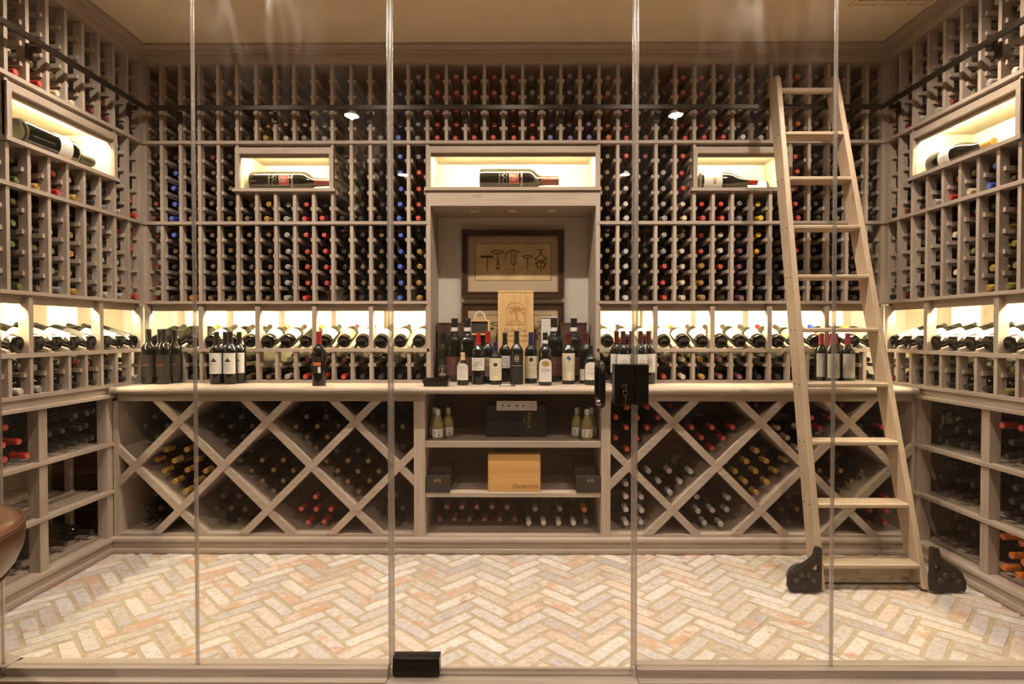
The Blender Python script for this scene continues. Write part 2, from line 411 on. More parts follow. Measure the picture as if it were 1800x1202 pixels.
# bricks: herringbone at 45 degrees
BL, BW, BJ = 0.212, 0.064, 0.0125
def brick_mesh(i):
    rnd = random.Random(100 + i)
    hl, hw = BL / 2 - BJ / 2, BW / 2 - BJ / 2
    n = 12; poly = []
    base = [(-1, -1), (-0.4, -1), (0.35, -1), (1, -1), (1, 0), (1, 1), (0.4, 1), (-0.35, 1), (-1, 1), (-1, 0)]
    for a, b in base:
        corner = abs(a) == 1 and abs(b) == 1
        x = a * hl - (math.copysign(rnd.uniform(0.001, 0.0055), a) if corner else rnd.uniform(-0.002, 0.002))
        y = b * hw - (math.copysign(rnd.uniform(0.0005, 0.003), b) if corner else rnd.uniform(-0.0018, 0.0018))
        poly.append((x, y))
    n = len(poly); mb = MB()
    zs = [rnd.uniform(-0.0015, 0.0015) for _ in poly]
    mb.v = [(x, y, -0.02) for x, y in poly] + [(x, y, -0.003 + z) for (x, y), z in zip(poly, zs)] + [(x * 0.965, y * 0.90, 0.0 + z) for (x, y), z in zip(poly, zs)]
    for r in range(2):
        for k in range(n):
            k2 = (k + 1) % n
            mb.face([r * n + k, r * n + k2, (r + 1) * n + k2, (r + 1) * n + k])
    mb.face([2 * n + k for k in range(n)])
    return mb.mesh('brick', BRICK)
BMESH = [brick_mesh(i) for i in range(8)]
S2 = math.sqrt(2)
for a in range(-60, 61):
    for b in range(-8, 9):
        ox, oy = a * BW + b * BL, a * BW - b * BL
        for kind in (0, 1):
            cx, cy = (ox + BL / 2, oy + BW / 2) if kind == 0 else (ox + BL + BW / 2, oy + BW - BL / 2)
            X, Y = (cx - cy) / S2 + 0.003, (cx + cy) / S2 + 2.45
            if not (-2.13 < X < 2.13 and 1.90 < Y < 3.03): continue
            rz = math.pi / 4 if kind == 0 else -math.pi / 4
            o = bpy.data.objects.new('brick', random.choice(BMESH)); COL.objects.link(o)
            o.parent = floor
            o.location = (X, Y, random.uniform(-0.0015, 0.001))
            o.rotation_euler = (random.uniform(-0.006, 0.006), random.uniform(-0.006, 0.006), rz + random.uniform(-0.012, 0.012) + random.choice((0, math.pi)))
# front room (seen mirrored in the glass)
struct('floor_front', MB().box(-3.4, 3.4, -4.2, 1.872, -0.06, 0.0045), FFLOOR, 'dark wooden floor of the room before the glass', 'floor')
struct('wall_rear', MB().box(-3.4, 3.4, -4.28, -4.2, -0.1, ZC + 0.1), FWALL, 'brown wall of the front room behind the viewer', 'wall')
struct('wall_front_left', MB().box(-3.48, -3.4, -4.2, 1.95, -0.1, ZC + 0.1), FWALL, 'brown side wall of the front room, left', 'wall')
struct('wall_front_right', MB().box(3.4, 3.48, -4.2, 1.95, -0.1, ZC + 0.1), FWALL, 'brown side wall of the front room, right', 'wall')
wl = MB(); wl.box(-3.4, -2.2, YG - 0.05, YG + 0.05, 0, ZC); wl.box(2.2, 3.4, YG - 0.05, YG + 0.05, 0, ZC); wl.box(-2.2, 2.2, YG - 0.05, YG + 0.05, 2.5, ZC)
struct('wall_front', wl, FWALL, 'wall framing the cellar glass above and at the sides', 'wall')

# crown moulding
def crown_prof(s):      # (offset into the room, z)
    return [(-0.3, ZTOP), (0.012, ZTOP), (0.012, 2.724), (0.020, 2.728), (0.020, 2.736), (0.040, 2.744), (0.046, 2.752), (0.046, ZC), (-0.3, ZC)]
mb = MB().prism([(YR - a, z) for a, z in crown_prof(0)], 'x', XL - 0.3, XR + 0.3)
struct('trim_1', mb, WX, 'limed wood crown moulding above the back racks', 'moulding')
mb = MB().prism([(XL + a, z) for a, z in crown_prof(0)], 'y', 1.96, YR + 0.2)
struct('trim_2', mb, WY, 'limed wood crown moulding above the left racks', 'moulding')
mb = MB().prism([(XR - a, z) for a, z in crown_prof(0)], 'y', 1.96, YR + 0.2)
struct('trim_3', mb, WY, 'limed wood crown moulding above the right racks', 'moulding')

# ------------------------------------------------------------------ lamps
def recessed_lamp(x, y, lens, label, group):
    e = empty('recessed_light', (x, y, ZC), label, 'ceiling light', group)
    mb = MB().lathe([(0.052, -0.001), (0.074, -0.001), (0.074, -0.005), (0.054, -0.008), (0.052, -0.004)], 24, cap0=False, cap1=False)
    mb.build('trim_ring', TRIMW, e, True, mat4=Matrix.Translation((x, y, ZC)))
    mb = MB().lathe([(0.051, -0.0035), (0.051, -0.002)], 24)
    mb.build('lens', lens, e, mat4=Matrix.Translation((x, y, ZC)))
    ld_ = bpy.data.lights.new('lamp_beam', 'SPOT'); ld_.energy = LAMP_W if lens is LENS else FRONT_W
    ld_.color = LAMP_C if lens is LENS else FRONT_C
    ld_.spot_size = math.radians(148); ld_.spot_blend = 1.0; ld_.shadow_soft_size = 0.013
    lo = bpy.data.objects.new('lamp_beam', ld_); COL.objects.link(lo); lo.parent = e
    lo.location = (0, 0, -0.017)
for i, (x, y) in enumerate(CELLAR_LAMPS):
    recessed_lamp(x, y, LENS, 'round recessed downlight in the cellar ceiling, %s from the left' % ORD[i], 'cellar ceiling lights')
for i, (x, y) in enumerate(FRONT_LAMPS):
    recessed_lamp(x, y, FLENS, 'round downlight of the front room, %s, %s side' % (['middle row', 'middle row', 'rear row', 'rear row', 'row nearest the glass', 'row nearest the glass'][i], 'left' if x < 0 else 'right'), 'front room ceiling lights')
# ceiling vent
v = empty('ceiling_vent', (1.85, 2.76, ZC), 'beige slotted air vent in the cellar ceiling above the ladder', 'air vent')
mb = MB()
mb.box(1.655, 2.05, 2.86, 2.872, ZC - 0.008, ZC); mb.box(1.655, 2.05, 2.62, 2.632, ZC - 0.008, ZC); mb.box(1.655, 1.667, 2.632, 2.86, ZC - 0.008, ZC); mb.box(2.038, 2.05, 2.632, 2.86, ZC - 0.008, ZC)
for xx in (1.79, 1.915): mb.box(xx - 0.006, xx + 0.006, 2.632, 2.86, ZC - 0.008, ZC)
mb.build('vent_frame', CEILM, v)
for k in range(7):
    MB().box(1.667, 2.038, 2.655 + k * 0.029, 2.667 + k * 0.029, ZC - 0.006, ZC - 0.001).build('vent_slat', CEILM, v)

# ------------------------------------------------------------------ bottles
def shape(kind):
    if kind == 'bordeaux': r, pts = 0.0375, [(0.0375, 0.185), (0.0355, 0.198), (0.0285, 0.210), (0.0195, 0.220), (0.0152, 0.230), (0.0140, 0.245)]
    elif kind == 'burgundy': r, pts = 0.0405, [(0.0405, 0.140), (0.0390, 0.158), (0.0330, 0.178), (0.0245, 0.200), (0.0180, 0.222), (0.0150, 0.245)]
    elif kind == 'flute': r, pts = 0.0345, [(0.0345, 0.130), (0.0320, 0.165), (0.0260, 0.200), (0.0180, 0.235), (0.0150, 0.255)]
    body = [(0.012, 0.016), (0.024, 0.010), (r * 0.86, 0.001), (r * 0.96, 0.002), (r, 0.008)] + pts + [(0.0132, 0.262)]
    return r, body
CAPP = [(0.0160, 0.2315), (0.0147, 0.245), (0.0138, 0.281), (0.0144, 0.284), (0.0146, 0.288), (0.0146, 0.296), (0.0136, 0.299), (0.0118, 0.300)]
CAPE = [(0.0118, 0.300), (0.0108, 0.2988), (0.0062, 0.2988), (0.0052, 0.2995), (0.002, 0.2995)]
BODY = {}
for kd in ('bordeaux', 'burgundy', 'flute'):
    r, pr = shape(kd)
    for gname, gm in (('k', BLACKG), ('n', GREENG)):
        BODY[kd, gname] = MB().lathe(pr, 18).mesh('bottle_body', gm, 50)
EMB = {'k': (0.05, 0.04, 0.03), 't': (0.24, 0.16, 0.085), 'r': (0.55, 0.10, 0.08), 'R': (0.25, 0.07, 0.06), 'b': (0.12, 0.17, 0.52), 'v': (0.20, 0.20, 0.40), 'g': (0.20, 0.20, 0.22),
       's': (0.40, 0.38, 0.36), 'w': (0.62, 0.58, 0.54), 'G': (0.42, 0.24, 0.06), 'o': (0.50, 0.16, 0.04), 'c': (0.66, 0.58, 0.46), 'p': (0.34, 0.16, 0.18), 'n': (0.16, 0.18, 0.06)}
EMBM = {k: pm(CAPS[k][0] + '_emboss', v, 0.35, 0.3 if k in 'ktGs' else 0.0, var=0.35, scale=420) for k, v in EMB.items()}
def capsule_mesh(k):
    mb = MB().lathe(CAPP, 14, 0, True, False); mb.lathe(CAPE, 14, 1, False, True)
    return mb.mesh('capsule', [CAPM[k], EMBM.get(k, CAPM[k])], 35)
CAPME = {k: capsule_mesh(k) for k in CAPS}
bottle_count = {}
LABME = {}
def label_mesh(r, z0, z1, half, mat, arch=0.0):
    mb = MB(); n = 14; r += 0.0006
    for i in range(n + 1):
        t = -1 + 2 * i / n
        a = -math.pi / 2 + half * t
        mb.v += [(r * math.cos(a), r * math.sin(a), z0), (r * math.cos(a), r * math.sin(a), z1 - arch * (1 - math.sqrt(max(0, 1 - t * t))))]
    for i in range(n): mb.face([2 * i, 2 * i + 2, 2 * i + 3, 2 * i + 1])
    return mb.mesh('label', mat, True)

def bottle(cap, tip, d, label, group, kind='bordeaux', glass='k', scale=1.0, roll=0.0, name=None, lab=None):
    """neck tip at `tip`, axis pointing along unit vector d"""
    d = Vector(d).normalized()
    q = d.to_track_quat('Z', 'Y')
    M = Matrix.Translation(Vector(tip) - d * (0.3 * scale)) @ q.to_matrix().to_4x4() @ Matrix.Rotation(roll, 4, 'Z') @ Matrix.Scale(scale, 4)
    o = bpy.data.objects.new(name or CAPS[cap][0] + ('_capped_burgundy_bottle' if kind == 'burgundy' else '_capped_bottle'), BODY[kind, glass]); COL.objects.link(o)
    o.matrix_basis = M
    c = bpy.data.objects.new('capsule', CAPME[cap]); COL.objects.link(c); c.parent = o
    if lab:
        key = (kind, lab)
        if key not in LABME: LABME[key] = label_mesh(shape(kind)[0], 0.034, 0.135 if kind != 'burgundy' else 0.122, 1.45, LABM[lab])
        l = bpy.data.objects.new('label', LABME[key]); COL.objects.link(l); l.parent = o
    return tag(o, label, 'wine bottle', group)

# ------------------------------------------------------------------ walls as frames (u along the wall, d into the wall)
class Wall:
    def __init__(s, n): s.n = n
    def pt(s, u, d, z):
        return (u, YR + d, z) if s.n == 'back' else ((XL - d, u, z) if s.n == 'left' else (XR + d, u, z))
    def box(s, mb, u0, u1, d0, d1, z0, z1):
        a, b = s.pt(u0, d0, z0), s.pt(u1, d1, z1)
        return mb.box(a[0], b[0], a[1], b[1], a[2], b[2])
    def out(s, tilt=0.0, yaw=0.0):      # direction pointing out of the rack; tilt>0 points down
        c, t = math.cos(tilt), math.sin(tilt)
        v = (math.sin(yaw), -math.cos(yaw)) if s.n == 'back' else ((math.cos(yaw), math.sin(yaw)) if s.n == 'left' else (-math.cos(yaw), math.sin(yaw)))
        return (v[0] * c, v[1] * c, -t)
    @property
    def along(s): return WX if s.n == 'back' else WY
    @property
    def inw(s): return WY if s.n == 'back' else WX
BACK, LEFT, RIGHT = Wall('back'), Wall('left'), Wall('right')
UW, RW2, RH = 0.018, 0.022, 0.0095      # upright width, half width over the rails, half rail height
def rail_mesh(w, sides):
    q0, q1, h, g = 0.016, 0.30, UW / 2 + 0.0002, RW2
    if len(sides) == 2: poly = [(-g, q0), (-h, q0), (-h, 0.043), (h, 0.043), (h, q0), (g, q0), (g, q1), (h, q1), (h, 0.060), (-h, 0.060), (-h, q1), (-g, q1)]
    else: poly = [(sides[0] * h, q0), (sides[0] * g, q0), (sides[0] * g, q1), (sides[0] * h, q1)]
    mb = MB()
    mb.prism([(a, d) if w.n == 'back' else ((-d, a) if w.n == 'left' else (d, a)) for a, d in poly], 'z', -RH, RH)
    return mb.mesh('bottle_rail', w.inw)
RAILS = {(w.n, s): rail_mesh(w, s) for w in (BACK, LEFT, RIGHT) for s in ((-1, 1), (-1,), (1,))}

def upright(w, rack, u, z0, z1, width=UW):
    mb = MB()
    w.box(mb, u - width / 2, u + width / 2, 0.0, 0.042, z0, z1)
    mb.build('upright', WZ, rack)
    mb = MB()
    w.box(mb, u - width / 2, u + width / 2, 0.268, 0.305, z0, z1)
    return mb.build('rear_upright', WZ, rack)

def rail(w, rack, u, z, sides=(-1, 1)):
    o = bpy.data.objects.new('bottle_rail', RAILS[w.n, sides]); COL.objects.link(o)
    o.parent = rack; o.matrix_parent_inverse = Matrix.Translation(-Vector(rack.location))
    o.location = w.pt(u, 0, z)
    return o

def place(w, code, u, row, nrows, zs, shelf_top, label, group, jit=random):
    """one racked bottle; row counted from the top; the last row lies on the shelf"""
    if code == '.': return
    rnd = jit
    kind = 'burgundy' if (code in 'tGwcnk' and rnd.random() < 0.33) else 'bordeaux'
    if row < nrows - 1:
        z = zs[row] + RH + 0.0200 + (0.003 if kind == 'burgundy' else 0)
        bottle(code, w.pt(u + rnd.uniform(-0.003, 0.003), rnd.uniform(0.020, 0.050), z), w.out(rnd.uniform(-0.01, 0.02)), label, group, kind, roll=rnd.uniform(0, 6))
    else:
        tilt = 0.068
        bottle(code, w.pt(u + rnd.uniform(-0.006, 0.006), rnd.uniform(-0.006, 0.014), shelf_top + 0.0185), w.out(tilt, rnd.uniform(-0.03, 0.03)), label, group, kind, roll=rnd.uniform(0, 6))

def ctxt(c): return CAPS[c][0] + ' capped bottle'

# ---- capsule colours read off the photograph, one string per column, rows from the top
T1 = ['.R.kk', '.k.kk', '.k.kk', '.GGkk', '.GGkk', '....k', '...GG', '...Rs', '..kgg', '..sss', '.....', '.....', '....g', '.bbbb', 'ggggg',
      'rrrrr', 'rrrrr', 'rrrrr', 'rrrrr', 'rrrrr', 'gggrr', 'vvvvv', 'vvvvv', 'vvvvv',
      'ooooo', '.krrr', '.kRRR', '.kkng', 'rrrrr', 'rrrrr', 'gggrr', 'ggccw', '.kkks', 'gkkkk', 'okook', 'tkttk', '.kkkk', '.kkkk', 'kkkkk']
T2 = {0: 'kkkRR', 1: 'kbbbb', 2: 'Rtttt', 3: 'Rtttk', 4: 'kttkt', 5: '   tt', 6: '   GG', 7: '   ss', 8: '   rr', 9: '   kr', 10: '....k', 11: '.kkkk', 12: 'kkkkk', 13: 'bbbbb', 14: 'grrrr',
      24: 'ttttt', 25: 'rwwww', 26: 'Rkkkk', 27: 'kssss', 28: 'rrrcc', 29: '   rr', 30: '   rr', 31: '   gg', 32: '   yy', 33: '   kk', 34: 'rrrrr', 35: 'kkkkk', 36: 'kkkkt', 37: 'kkkkk', 38: 'kkkkk'}
T3 = {0: 'RRRRR', 1: 'btkkk', 2: 'kttto', 3: 'ttttt', 4: 'ttttt', 5: 'ttttt', 6: 'ttttt', 7: 'sssss', 8: 'rrrrr', 9: 'rrrr.', 10: 'kkkkk', 11: 'kkttk', 12: 'ttttk', 13: 'bbbbb', 14: 'kGGGG',
      24: 'ttttt', 25: 'wwwww', 26: '.kttt', 27: 'ssrrr', 28: 'ccccc', 29: 'rrGGG', 30: 'cwrwk', 31: 'ppppp', 32: 'yykkk', 33: 'kkkkk', 34: 'rrrkk', 35: 'kkkkk', 36: 'kkkkk', 37: 'kkkkk', 38: 'kkkkk'}
T4 = {0: 'kk', 1: 'kk', 2: 'kk', 3: 'kk', 4: 'kk', 5: '.t', 6: '.t', 7: 'ss', 8: 'Rr', 9: 'Rr', 10: 'Rr', 11: 'kk', 12: 'kk', 13: 'kk', 14: 'kk',
      24: 'kk', 25: 'kk', 26: 'kk', 27: 'Rr', 28: 'cc', 29: 'GG', 30: 'pp', 31: 'kp', 32: 'kk', 33: 'kk', 34: 'kR', 35: 'kk', 36: 'kk', 37: 'kk', 38: 'kk'}
SL1 = ['...kk', '...kk', '...rR', '...cR', '...cc', '..wcc', '...cr', '...cr', '...kk']
SL2 = ['rrrrr', 'sssss', '   kg', '   kk', '   cG', '   rr', '   tG', '   kn', 'kk.kk']
SL3 = ['rrrrr', 'sssss', 'sssss', 'kkkkk', 'GGGGG', 'kgggg', 'ttttt', 'nnnnn', 'kkkkk']
SL4 = ['ks', 'kk', 'kk', 'rk', 'wk', 'kk', 'ss', 'kw', 'kk']
SR1 = ['kk.kk', 'R..kR', 'ggggs', 'GGsss', 't..cR', '.k.nn', 'sk.ss', 'tt.ww', 'tt.kk']
SR2 = ['kkkkk', 'kkkkR', '   kk', '   ss', '   rr', '   nc', '   bb', '   kk', 'kk.kk']
SR3 = ['kkkkk', 'kkkkR', 'kkkkk', 'kkkkk', 'rccck', 'nnnnk', 'kGGGG', 'rllll', 'kkkkk']
SR4 = ['kR', 'kk', 'kk', 'kk', 'kk', 'sk', 'nk', 'll', 'kr']

ENDL, ENDR = XL + 0.012, XR - 0.012
def col_u(j):
    a = ENDL if j == 0 else UP[j - 1]
    b = ENDR if j == 38 else UP[j]
    return (a + b) / 2

def back_tier(name_label, c0, c1, zs, z_bot, z_top, shelf, tier_word, table, skip=None, nrows=5):
    """columns c0..c1 of the back wall; skip=(first col, last col, z of the bottom of a box)"""
    ua = ENDL if c0 == 0 else UP[c0 - 1]; ub = ENDR if c1 == 38 else UP[c1]
    rk = empty('wine_rack', ((ua + ub) / 2, YR, z_bot), name_label, 'wine rack')
    if shelf:
        mb = MB(); a_, b_ = (XL if c0 == 0 else ua - 0.009), (XR if c1 == 38 else ub + 0.009)
        BACK.box(mb, a_, b_, -0.008, 0.040, shelf[0], shelf[1]); mb.build('shelf_strip', WX, rk)
        mb = MB(); BACK.box(mb, a_, b_, 0.250, 0.267, shelf[0] + 0.002, shelf[1] - 0.001); mb.build('rear_strip', WX, rk)
    for k in range(c0 - 1, c1 + 1):
        if k == -1: u, sides, wd = ENDL, (1,), 0.024
        elif k == 38: u, sides, wd = ENDR, (-1,), 0.024
        else: u, sides, wd = UP[k], (-1, 1), UW
        if k == c0 - 1 and k >= 0: sides = (1,)
        if k == c1 and k < 38: sides = (-1,)
        zt, rows = z_top, range(len(zs))
        if skip:
            if skip[0] <= k <= skip[1] - 1:        # inside the box: short upright
                zt = skip[2]; rows = [r for r in range(len(zs)) if zs[r] < skip[2] - 0.02]
        upright(BACK, rk, u, shelf[1] if shelf else z_bot, zt, wd)
        for r in rows:
            sd = sides
            if skip and zs[r] > skip[2] - 0.02:
                if k == skip[0] - 1: sd = (-1,)
                elif k == skip[1]: sd = (1,)
            if wd == UW: rail(BACK, rk, u, zs[r], sd)
            else:
                rail(BACK, rk, u + (0.003 if k == -1 else -0.003), zs[r], sd)
    for j in range(c0, c1 + 1):
        rows = table[j]
        for r, c in enumerate(rows):
            if c in ' .': continue
            # position in words
            place(BACK, c, col_u(j), r, nrows, zs, shelf[1] if shelf else z_bot,
                  '%s, back wall %s, %s row down, %s column from left' % (ctxt(c), tier_word, ORD[r], ordn(j)), 'bottles in the back wall %s' % tier_word)
    return rk

back_tier('top tier of the limed wood rack across the back wall, below the crown', 0, 38, CL1, Z_SH1[1], ZTOP, Z_SH1, 'top tier', T1)
back_tier('second tier of the back wall rack, left of the lit centre box', 0, 14, CL2, Z_SH2[1], Z_SH1[0], Z_SH2, 'second tier', T2, (5, 9, 1.951))
back_tier('second tier of the back wall rack, right of the lit centre box', 24, 38, CL2, Z_SH2[1], Z_SH1[0], Z_SH2, 'second tier', T2, (29, 33, 1.951))
back_tier('third tier of the back wall rack, left of the corkscrew picture', 0, 14, CL3, Z_SH3[1], Z_SH2[0], Z_SH3, 'third tier', T3)
back_tier('third tier of the back wall rack, right of the corkscrew picture', 24, 38, CL3, Z_SH3[1], Z_SH2[0], Z_SH3, 'third tier', T3)
back_tier('two-row rack on the counter, left of the niche', 0, 14, CL4, Z_BASE[1], Z_SH4[0], Z_BASE, 'counter rack', T4, nrows=2)
back_tier('two-row rack on the counter, right of the niche', 24, 38, CL4, Z_BASE[1], Z_SH4[0], Z_BASE, 'counter rack', T4, nrows=2)

NSIDE = 10
def side_u(w, k): return YR - (0.1204 if w is LEFT else 0.1137) - P * k     # k=-1: corner post
def side_tier(w, lab, zs, z_top, shelf, word, table, skip=None, nrows=5, end_skip=None):
    uc = YR - 0.014
    rk = empty('wine_rack', w.pt(side_u(w, 4), 0, shelf[0]), lab, 'wine rack')
    mb = MB(); w.box(mb, side_u(w, NSIDE) - 0.01, YR, -0.008, 0.040, shelf[0], shelf[1]); mb.build('shelf_strip', w.along, rk)
    mb = MB(); w.box(mb, side_u(w, NSIDE) - 0.01, YR, 0.250, 0.267, shelf[0] + 0.002, shelf[1] - 0.001); mb.build('rear_strip', w.along, rk)
    for k in range(-1, NSIDE + 1):
        u = uc if k == -1 else side_u(w, k)
        zt, rows = z_top, range(len(zs))
        if skip and skip[0] < k < skip[1]:
            zt = skip[2]; rows = [r for r in rows if zs[r] < skip[2] - 0.02]
        upright(w, rk, u, shelf[1], zt, 0.028 if k == -1 else UW)
        for r in rows:
            sd = (-1,) if k == -1 else ((1,) if k == NSIDE else (-1, 1))
            if skip and zs[r] > skip[2] - 0.02:
                if k == skip[0]: sd = (1,)
                elif k == skip[1]: sd = (-1,)
            rail(w, rk, u - (0.005 if k == -1 else 0), zs[r], sd)
    for j in range(len(table)):
        u = ((uc if j == 0 else side_u(w, j - 1)) + side_u(w, j)) / 2
        for r, c in enumerate(table[j]):
            if c in ' .': continue
            place(w, c, u, r, nrows, zs, shelf[1], '%s, %s wall %s, %s row down, %s column from back corner' % (ctxt(c), w.n, word, ORD[r], ORD[j]), 'bottles in the %s wall %s' % (w.n, word))
for w, t1, t2, t3, t4 in ((LEFT, SL1, SL2, SL3, SL4), (RIGHT, SR1, SR2, SR3, SR4)):
    side_tier(w, 'top tier of the limed wood rack on the %s wall' % w.n, CL1, ZTOP, Z_SH1, 'top tier', t1)
    side_tier(w, 'second tier of the %s wall rack, around the lit box' % w.n, CL2, Z_SH1[0], Z_SH2, 'second tier', t2, (1, 7, 1.951))
    side_tier(w, 'third tier of the %s wall rack, above the display row' % w.n, CL3, Z_SH2[0], Z_SH3, 'third tier', t3)
    side_tier(w, 'two-row rack under the display row on the %s wall' % w.n, CL4, Z_SH4[0], (0.868, 0.8846), 'low tier', t4, nrows=2)

# ------------------------------------------------------------------ lit display rows
TILT = math.radians(18)
def display_row(w, ua, ub, dividers, ups, lab, side):
    rk = empty('display_rack', w.pt((ua + ub) / 2, 0, Z_SH4[0]), lab, 'display rack')
    mb = MB(); w.box(mb, ua, ub, -0.006, 0.045, Z_SH4[0], Z_SH4[1]); mb.build('shelf_strip', w.along, rk)
    mb = MB(); w.box(mb, ua, ub, 0.026, 0.040, 1.2785, Z_SH3[0]); mb.build('valance', w.along, rk)
    mb = MB(); w.box(mb, ua, ub, DEP - 0.02, DEP - 0.006, 0.90, 1.3165); mb.build('back_panel', PANEL, rk)
    for u in dividers:
        mb = MB(); w.box(mb, u - 0.0125, u + 0.0125, 0.0, 0.046, Z_SH4[1], 1.306); w.box(mb, u - 0.0125, u + 0.0125, 0.27, DEP - 0.02, Z_SH4[1], Z_SH3[0]); mb.build('divider', WZ, rk)
    mb = MB(); w.box(mb, ua + 0.012, ub - 0.012, 0.0505, 0.0585, 1.292, 1.304); mb.build('led_strip', LED, rk)
    mb = MB(); w.box(mb, ua, ub, 0.0402, 0.21, 1.3065, 1.3165); mb.build('spill_blocker', w.along, rk)  # added board behind the valance, blocks LED spill into the tier above
    for u in ups:                                   # sloping rails that carry the bottles
        mb = MB(); t = math.tan(TILT)
        prof = [(0.006, Z_SH4[1]), (0.006, Z_SH4[1] + 0.014), (0.30, Z_SH4[1] + 0.014 + 0.294 * t), (0.30, Z_SH4[1] + 0.294 * t - 0.016), (0.060, Z_SH4[1])]
        if w.n == 'back': mb.prism([(YR + d, z) for d, z in prof], 'x', u - 0.009, u + 0.009)
        else: mb.prism([(XL - d if w.n == 'left' else XR + d, z) for d, z in prof], 'y', u - 0.009, u + 0.009)
        mb.build('sloping_rail', w.inw, rk)
    return rk
display_row(BACK, XL, UP[14] + 0.009, [ENDL + 0.004, UP[2], UP[5], UP[8], UP[11], UP[14]], UP[:14], 'lit display shelf on the back wall, left of the niche', 'left')
display_row(BACK, UP[23] - 0.009, XR, [UP[23], UP[26], UP[29], UP[32], UP[35], ENDR - 0.004], UP[24:], 'lit display shelf on the back wall, right of the niche', 'right')
for w in (LEFT, RIGHT):
    display_row(w, side_u(w, NSIDE) - 0.01, YR, [YR - 0.02, side_u(w, 2), side_u(w, 6), side_u(w, 10)], [side_u(w, k) for k in range(NSIDE)], 'lit display shelf along the %s wall' % w.n, w.n)

def display_bottle(w, u, lab, cap, label, group, kind, glass='k', pull=0.0):
    d = Vector(w.out()) * -math.cos(TILT); d = Vector((d.x, d.y, math.sin(TILT)))
    base = Vector(w.pt(u, 0.016 + pull, Z_SH4[1] + 0.0385 * math.cos(TILT) + 0.001 + pull * math.tan(TILT)))
    roll = 0.0
    q = d.to_track_quat('Z', 'Y')
    # label side up
    up = (q.to_matrix().inverted() @ Vector((0, 0, 1))); ang = math.atan2(up.y, up.x) + math.pi / 2
    bottle(cap, base + d * 0.3, d, label, group, kind, glass, 1.0, ang, lab + '_label_bottle', None if lab == 'plain' else lab)
DL = ['plain', 'plain', 'plain', 'cream', 'tan', 'white', 'cream', 'white', 'plain', 'cream', 'tan', 'white', 'white', 'cream', 'cream']
DC = list('kkGtttGtGnrrrkk')
for j in range(15):
    display_bottle(BACK, col_u(j), DL[j], DC[j], 'leaning display bottle with %s, back wall left shelf, %s from the corner' % ('no label' if DL[j] == 'plain' else DL[j] + ' label', ORD[j]), 'display bottles, back wall left', 'burgundy' if j in (3, 6, 7, 11, 12) else 'bordeaux')
DL2 = ['white', 'white', 'white', 'white', 'white', 'white', 'white', 'white', 'white', 'white', 'tan', 'grey', 'yellow', 'lavender', 'yellow']
DC2 = list('ttGGGttttrtkbkG')
for j in range(15):
    display_bottle(BACK, col_u(24 + j), DL2[j], DC2[j], 'leaning display bottle with %s label, back wall right shelf, %s from the niche' % (DL2[j], ORD[j]), 'display bottles, back wall right', 'burgundy' if j in (4, 6, 8, 10) else 'bordeaux')
DLL = ['black', 'grey', 'white', 'black', 'white', 'tan', 'yellow', 'pink', 'white', 'white']
DLR = ['yellow', 'pink', 'cream', 'white', 'cream', 'cream', 'white', 'white', 'white', 'white']
for j in range(NSIDE):
    for w, dl, dc in ((LEFT, DLL, 'kkckkkkkkk'), (RIGHT, DLR, 'nktktnkkkk')):
        u = ((YR - 0.014 if j == 0 else side_u(w, j - 1)) + side_u(w, j)) / 2
        display_bottle(w, u, dl[j], dc[j], 'leaning display bottle with %s label, %s wall shelf, %s from back corner' % (dl[j], w.n, ORD[j]), 'display bottles, %s wall' % w.n, 'burgundy' if j % 4 == 2 else 'bordeaux')

# ------------------------------------------------------------------ lit boxes for big bottles
def lit_box(w, u0, u1, z0, z1, lab, fascia=0.0):
    bx = empty('display_box', w.pt((u0 + u1) / 2, 0, z0), lab, 'display box')
    fw, db = 0.024, 0.305
    zi = z0 + fascia
    def part(n, m, *a):
        mb = MB(); w.box(mb, *a); return mb.build(n, m, bx)
    part('frame_top', w.along, u0, u1, -0.010, 0.012, z1 - 0.034, z1)
    for (a, b) in ((u0, u0 + fw), (u1 - fw, u1)): part('frame_side', WZ, a, b, -0.010, 0.012, zi, z1 - 0.034)
    part('sill', w.along, u0 - 0.012, u1 + 0.008, -0.018, db, zi, zi + 0.018)
    if fascia: part('fascia', w.along, u0, u1, -0.006, 0.02, z0, zi)
    part('header', w.along, u0 + fw, u1 - fw, 0.012, 0.030, z1 - 0.050, z1 - 0.012)
    part('box_top', PANEL, u0 + 0.003, u1 - 0.003, 0.012, db, z1 - 0.012, z1 - 0.003)
    for (a, b) in ((u0 + 0.012, u0 + fw), (u1 - fw, u1 - 0.012)): part('box_side', PANEL, a, b, 0.012, db, zi + 0.018, z1 - 0.012)
    part('box_back', PANEL, u0 + 0.012, u1 - 0.012, db, db + 0.01, zi, z1 - 0.003)
    part('led_strip', LED, u0 + 0.03, u1 - 0.03, 0.0305, 0.0365, z1 - 0.044, z1 - 0.036)
    return bx
lit_box(BACK, UP[4] - 0.009, UP[9] + 0.009, 1.9505, 2.198, 'lit wooden box in the back rack, left of the centre box')
lit_box(BACK, UP[28] - 0.009, UP[33] + 0.009, 1.9505, 2.198, 'lit wooden box in the back rack, partly behind the ladder')
lit_box(BACK, UP[14] - 0.004, UP[23] + 0.004, 1.870, 2.203, 'wide lit wooden box above the corkscrew picture', 0.085)
lit_box(LEFT, side_u(LEFT, 7) - 0.009, side_u(LEFT, 1) + 0.009, 1.9505, 2.198, 'lit wooden box in the left wall rack')
lit_box(RIGHT, side_u(RIGHT, 7) - 0.009, side_u(RIGHT, 1) + 0.009, 1.9505, 2.198, 'lit wooden box in the right wall rack')

